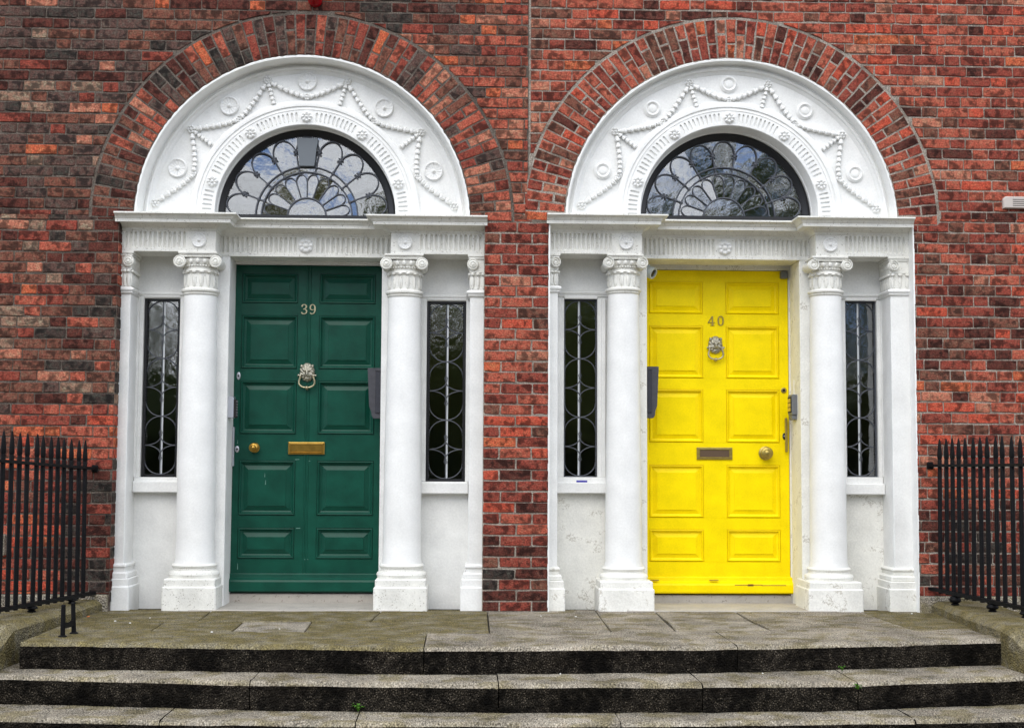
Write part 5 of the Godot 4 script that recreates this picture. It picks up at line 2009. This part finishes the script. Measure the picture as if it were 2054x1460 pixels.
func fittings():
	var zd = -0.57
	var xw = ax(764, 790, -0.36)
	post_box("dark grey post box in the doorway beside the green door", xw, -1.0, ay(750, 839, -0.36), ay(750, 738, -0.36), -0.36, xw - ax(736.5, 780, -0.36))
	xw = ax(1298.5, 790, -0.36)
	post_box("dark grey post box in the doorway beside the yellow door", xw, 1.0, ay(1310, 838, -0.36), ay(1310, 735, -0.36), -0.36, ax(1322, 780, -0.36) - xw)
	# entry phones
	var a = at(457, 838, -0.325)
	var b = at(467, 795, -0.325)
	var o = node("entry_phone", self, "slim silver entry phone with dark keypad beside the green door", "entry phone", "entry phones in the doorways")
	o.position = Vector3(a.x, a.y, -0.325)
	var h = b.y - a.y
	var st = nst()
	box(st, -0.03, 0.036, 0.0, h, -0.10, 0.0, 0.004)
	put("casing", st, "silver", o)
	st = nst()
	box(st, 0.03, 0.052, h * 0.02, h * 0.86, -0.095, -0.006, 0.003)
	put("keypad", st, "slot_shadow", o)
	for i in 6:
		for j in 2:
			st = nst()
			box(st, 0.05, 0.056, h * (0.10 + 0.125 * i), h * (0.18 + 0.125 * i), -0.078 + 0.034 * j, -0.056 + 0.034 * j, 0.001)
			put("button", st, "grey_casing", o)
	a = at(1590, 832, -0.40)
	o = node("entry_phone_001", self, "grey metal entry phone with yellowed name cards beside the yellow door", "entry phone", "entry phones in the doorways")
	o.position = Vector3(ax(1605, 830, -0.40), a.y, -0.40)
	h = ay(1590, 791, -0.40) - a.y
	st = nst()
	box(st, -0.058, 0.02, 0.0, h, -0.13, 0.0, 0.005)
	put("casing", st, "grey_casing", o)
	st = nst()
	box(st, -0.062, -0.056, h * 0.12, h * 0.88, -0.12, -0.012, 0.002)
	put("name_plate", st, "slot_shadow", o)
	for i in 3:
		st = nst()
		box(st, -0.065, -0.060, h * (0.18 + 0.22 * i), h * (0.36 + 0.22 * i), -0.108, -0.03, 0.001)
		put("name_card", st, "label_yellow", o)
	st = nst()
	box(st, -0.056, -0.012, -0.036, 0.002, -0.11, -0.01, 0.006)
	put("cable_box", st, "grey_casing", o)
	st = nst()
	box(st, -0.022, -0.006, h + 0.004, h + 0.11, -0.115, -0.09, 0.002)
	put("cable_cover", st, "paper_white", o)
	# camera
	o = node("security_camera", self, "small pale dome camera under the lintel above the yellow door", "camera")
	var p = at(1303, 545, -0.42)
	o.position = p
	var ax3 = Vector3(0.72, -0.42, 0.55).normalized()
	st = nst()
	lathe(st, [Vector2(0.0, -0.06), Vector2(0.030, -0.055), Vector2(0.043, -0.03), Vector2(0.046, 0.0), Vector2(0.046, 0.030), Vector2(0.042, 0.040), Vector2(0.032, 0.040), Vector2(0.031, 0.028)], Vector3.ZERO, ax3, 28, 0.0, TAU, Vector3.UP)
	put("shell", st, "camera_shell", o)
	st = nst()
	lathe(st, [Vector2(0.031, 0.026), Vector2(0.020, 0.034), Vector2(0.0, 0.038)], Vector3.ZERO, ax3, 24, 0.0, TAU, Vector3.UP)
	put("lens", st, "lens_black", o)
	st = nst()
	box(st, -0.05, 0.0, 0.0, 0.05, -0.03, 0.03, 0.004)
	put("mount", st, "camera_shell", o)
	# red beacon on the brick above the green door
	o = node("alarm_beacon", self, "glossy red alarm beacon on the brick above the white arch", "alarm beacon")
	p = at(632, 1, 0.0)
	o.position = Vector3(p.x, p.y, 0.0)
	st = nst()
	lathe(st, [Vector2(0.052, 0.0), Vector2(0.052, 0.035), Vector2(0.049, 0.040), Vector2(0.046, 0.10), Vector2(0.040, 0.108), Vector2(0.030, 0.110), Vector2(0.027, 0.107), Vector2(0.0, 0.107)], Vector3.ZERO, Vector3(0, 0.12, 1).normalized(), 36, 0.0, TAU, Vector3.RIGHT)
	put("housing", st, "red_plastic", o)
	st = nst()
	lathe(st, [Vector2(0.027, 0.106), Vector2(0.024, 0.116), Vector2(0.012, 0.124), Vector2(0.0, 0.126)], Vector3.ZERO, Vector3(0, 0.12, 1).normalized(), 28, 0.0, TAU, Vector3.RIGHT)
	put("lens", st, "red_plastic", o)
	# wall vent
	o = node("wall_vent", self, "small off-white plastic vent with slots on the red brick", "vent")
	a = at(2011, 419, 0.0)
	b = at(2064, 396, 0.0)
	o.position = Vector3(a.x, a.y, 0.0)
	var w = b.x - a.x
	h = b.y - a.y
	st = nst()
	slab(st, PackedVector2Array([Vector2(0, 0), Vector2(w, 0), Vector2(w, h), Vector2(0.02, h), Vector2(0.006, h - 0.008), Vector2(0, h - 0.022)]), -0.002, 0.035, 0.008)
	put("cover", st, "cream_plastic", o)
	for i in 4:
		st = nst()
		box(st, w * 0.34, w * 0.78, h * (0.2 + 0.17 * i), h * (0.25 + 0.17 * i), 0.03, 0.0362, 0.0)
		put("slot", st, "slot_shadow", o)
	# boot scraper
	o = node("boot_scraper", self, "black iron boot scraper standing on the mossy landing by the kerb", "boot scraper")
	var q0 = lvl(124.5, 1277, 0.0)
	var q1 = lvl(147, 1270.5, 0.0)
	o.position = q0
	var dq = q1 - q0
	for k in [Vector3.ZERO, dq]:
		st = nst()
		lathe(st, [Vector2(0.030, -0.012), Vector2(0.026, 0.004), Vector2(0.014, 0.010), Vector2(0.0135, 0.15), Vector2(0.0125, 0.172), Vector2(0.014, 0.178), Vector2(0.010, 0.186), Vector2(0.0, 0.188)], Vector3.ZERO, Vector3(-0.05, 1, 0).normalized() if k != Vector3.ZERO else Vector3.UP, 10)
		put("post", st, "iron", o, k)
	st = nst()
	var n2 = Vector3(-dq.z, 0, dq.x).normalized() * 0.005
	for e in [[0.045, 0.085]]:
		var k = [Vector3(0, e[0], 0), dq + Vector3(0, e[0], 0), dq + Vector3(0, e[1], 0), dq * 0.5 + Vector3(0, e[1] - 0.012, 0), Vector3(0, e[1], 0)]
		for s in [1.0, -1.0]:
			for i in range(1, 4):
				t3o(st, k[0] + n2 * s, k[i] + n2 * s, k[i + 1] + n2 * s, n2 * s)
		for i in 5:
			var j = (i + 1) % 5
			q4o(st, k[i] + n2, k[j] + n2, k[j] - n2, k[i] - n2, (k[i] + k[j]) * 0.5 - (dq * 0.5 + Vector3(0, 0.062, 0)))
	put("blade", st, "iron", o)
	# sticker under a sidelight of number 40
	a = at(1148, 970.5, -0.324)
	b = at(1178, 963.5, -0.324)
	o = node("sticker", self, "small blue and white sticker under the sidelight beside the yellow door", "sticker")
	o.position = Vector3(a.x, a.y, -0.3245)
	st = nst()
	var sw = b.x - a.x
	var sh = b.y - a.y
	box(st, sw * 0.28, sw, 0.0, sh, -0.001, 0.0012)
	put("blue_field", st, "sticker_blue", o)
	st = nst()
	box(st, 0.0, sw * 0.26, 0.0, sh, -0.001, 0.0012)
	put("white_field", st, "paper_white", o)

# ------------------------------------------------------------------ small things on the stone
func litter():
	var drop = func(called, label, cat, grp, px, py, y, shape: Callable, m):
		var st = nst()
		shape.call(st)
		var o = put(top(called), st, m, self, lvl(px, py, y))
		tag(o, label, cat, grp)
		o.rotation.y = rng.randf_range(0, TAU)
		return o
	var butt = func(st): lathe(st, [Vector2(0.0, -0.012), Vector2(0.004, -0.012), Vector2(0.004, 0.012), Vector2(0.0, 0.012)], Vector3(0, 0.0065, 0), Vector3(1, 0.0, 0.1).normalized(), 8, 0.0, TAU, Vector3.UP)
	drop.call("cigarette_butt", "cigarette butt with orange filter near the white plinth and kerb", "cigarette butt", "", 176, 1238.5, 0.0, butt, "filter_orange")
	var bit = func(st):
		var r = rng.randf_range(0.005, 0.011)
		slab_flat(st, r)
	for q in [[424, 1268, 0.0], [560, 1262, 0.0], [1986, 1272, 0.0], [1830, 1231, 0.0], [1085, 1236, 0.0], [1155, 1237, 0.0], [300, 1240, 0.0], [260, 1250, 0.0], [1124, 1352, -0.15], [1530, 1351, -0.15], [1634, 1426, -0.302], [230, 1246, 0.0]]:
		drop.call("white_scrap", "tiny white scrap lying on the stone steps", "scrap", "white scraps on the steps", q[0], q[1], q[2], bit, "paper_white")
	# weeds in the joints
	for q in [[718, 1428, -0.302, 0.05, "the lowest joint between step stones"], [1364, 1347, -0.15, 0.035, "a joint of the middle step below the yellow door"], [1690, 1347, -0.15, 0.035, "the foot of the top riser by the step's end"], [1722, 1384, -0.19, 0.035, "the split front of the middle step"]]:
		var o = node(top("weed"), self, "tiny green weed sprouting from " + q[4], "weed", "weeds in the step joints")
		o.position = lvl(q[0], q[1], q[2])
		for i in 7:
			var st = nst()
			var a = TAU * i / 7.0 + rng.randf()
			var d = Vector3(cos(a), 0, absf(sin(a)) * 0.6)
			var u = Vector3.UP * q[3] * rng.randf_range(0.4, 1.0)
			var e = d * q[3] * 0.8
			var s = Vector3(-d.z, 0, d.x).normalized() * q[3] * 0.2
			for f in [1.0, -1.0]:
				t3o(st, Vector3.ZERO, e * 0.6 + u + s, e * 0.6 + u - s, Vector3(0, f, 0.2 * f))
				t3o(st, e * 0.6 + u + s, e + u * 0.8, e * 0.6 + u - s, Vector3(0, f, 0.2 * f))
			put("leaf", st, "weed_green", o)

func slab_flat(st, r: float):
	var n = 6
	var rim = []
	for i in n:
		var a = TAU * i / n
		rim.append(Vector3(cos(a) * r * rng.randf_range(0.7, 1.2), 0.0, sin(a) * r * rng.randf_range(0.5, 1.0)))
	for i in n:
		var a = rim[i]
		var b = rim[(i + 1) % n]
		t3o(st, Vector3(0, 0.005, 0), a * 0.8 + Vector3(0, 0.004, 0), b * 0.8 + Vector3(0, 0.004, 0), Vector3.UP)
		q4o(st, a, b, b * 0.8 + Vector3(0, 0.004, 0), a * 0.8 + Vector3(0, 0.004, 0), a + b + Vector3(0, 0.01, 0))

# ------------------------------------------------------------------ the square across the street, which the glass mirrors
func park_trees():
	var tr = RandomNumberGenerator.new()
	tr.seed = 77
	var kinds = ["leaf_green", "leaf_dark", "leaf_olive"]
	var k = 0
	for q in [[-17.0, 26.0, 8.6, 3.4, "leftover"], [-10.5, 25.0, 7.4, 3.0, ""], [-3.6, 27.0, 8.6, 2.9, ""], [2.0, 26.0, 8.4, 2.9, ""], [7.4, 25.0, 9.8, 3.5, ""], [13.6, 26.5, 9.4, 3.4, ""], [20.0, 26.0, 9.8, 3.6, ""]]:
		var o = node(top("park_tree"), self, ["broad leafy tree of the square", "small leafy tree of the square", "low olive-leaved tree of the square", "slim leafy tree of the square", "tall dark tree of the square, opposite the yellow door,", "round leafy tree of the square", "large leafy tree of the square"][k] + " across the street", "tree", "trees of the square across the street")
		o.position = Vector3(q[0], -0.455, q[1])
		var H = q[2]
		var R = q[3]
		var st = nst()
		lathe(st, [Vector2(0.34, 0.0), Vector2(0.22, 0.5), Vector2(0.17, H * 0.35), Vector2(0.09, H * 0.7), Vector2(0.0, H * 0.85)], Vector3.ZERO, Vector3.UP, 10)
		for i in 9:
			var a = TAU * i / 9.0 * 2.4
			var y0 = H * lerpf(0.25, 0.6, i / 9.0)
			lathe(st, [Vector2(0.07, 0.0), Vector2(0.045, R * 0.5), Vector2(0.0, R * 0.9)], Vector3(0, y0, 0), Vector3(cos(a), 0.8, sin(a)).normalized(), 6, 0.0, TAU, Vector3(0.3, 0.1, 0.9))
		put("trunk", st, "bark", o)
		st = nst()
		for c in 110:
			var d = Vector3(tr.randfn(), tr.randfn() * 0.9, tr.randfn()).normalized() * pow(tr.randf(), 0.45)
			var mid = Vector3(0, H * 0.55, 0) + Vector3(d.x * R, d.y * H * 0.42, d.z * R)
			var cr = tr.randf_range(0.45, 0.85)
			for l in 240:
				var e = Vector3(tr.randfn(), tr.randfn(), tr.randfn()) * cr * 0.55
				var u = Vector3(tr.randfn(), tr.randfn(), tr.randfn()).normalized()
				var v = u.cross(Vector3(tr.randfn(), tr.randfn(), tr.randfn())).normalized()
				var s = tr.randf_range(0.05, 0.095)
				var p = mid + e
				t3(st, p - u * s, p + v * s * 0.6, p + u * s)
				t3(st, p - u * s, p + u * s, p - v * s * 0.6)
		put("crown", st, kinds[k % 3], o)
		k += 1
	# evergreen shrubs of the square, close together behind its pavement
	var bush = null
	for i in 13:
		var x = -27.0 + i * 4.5
		var o = bush.duplicate() if bush else node("evergreen_shrub", self, "dense dark evergreen shrub in the row across the street", "shrub", "shrubs of the square across the street")
		if bush:
			o.name = top("evergreen_shrub")
			add_child(o)
		else:
			top("evergreen_shrub")
		o.position = Vector3(x, -0.455, 29.5 + (i % 3) * 0.6)
		o.rotation.y = i * 1.7
		o.scale = Vector3.ONE * (1.0 + 0.12 * (i % 4))
		if bush == null:
			bush = o
			var st = nst()
			lathe(st, [Vector2(0.16, 0.0), Vector2(0.10, 1.2), Vector2(0.0, 2.8)], Vector3.ZERO, Vector3.UP, 8)
			put("stem", st, "bark", o)
			st = nst()
			for l in 9000:
				var d = Vector3(tr.randfn(), tr.randfn(), tr.randfn()).normalized() * pow(tr.randf(), 0.3)
				var p = Vector3(d.x * 2.9, 2.05 + d.y * 2.05, d.z * 2.0)
				var u = Vector3(tr.randfn(), tr.randfn(), tr.randfn()).normalized()
				var v = u.cross(Vector3(tr.randfn(), tr.randfn(), tr.randfn())).normalized()
				var sz = tr.randf_range(0.10, 0.17)
				t3(st, p - u * sz, p + v * sz * 0.7, p + u * sz)
				t3(st, p - u * sz, p + u * sz, p - v * sz * 0.7)
			put("foliage", st, "leaf_dark", o)
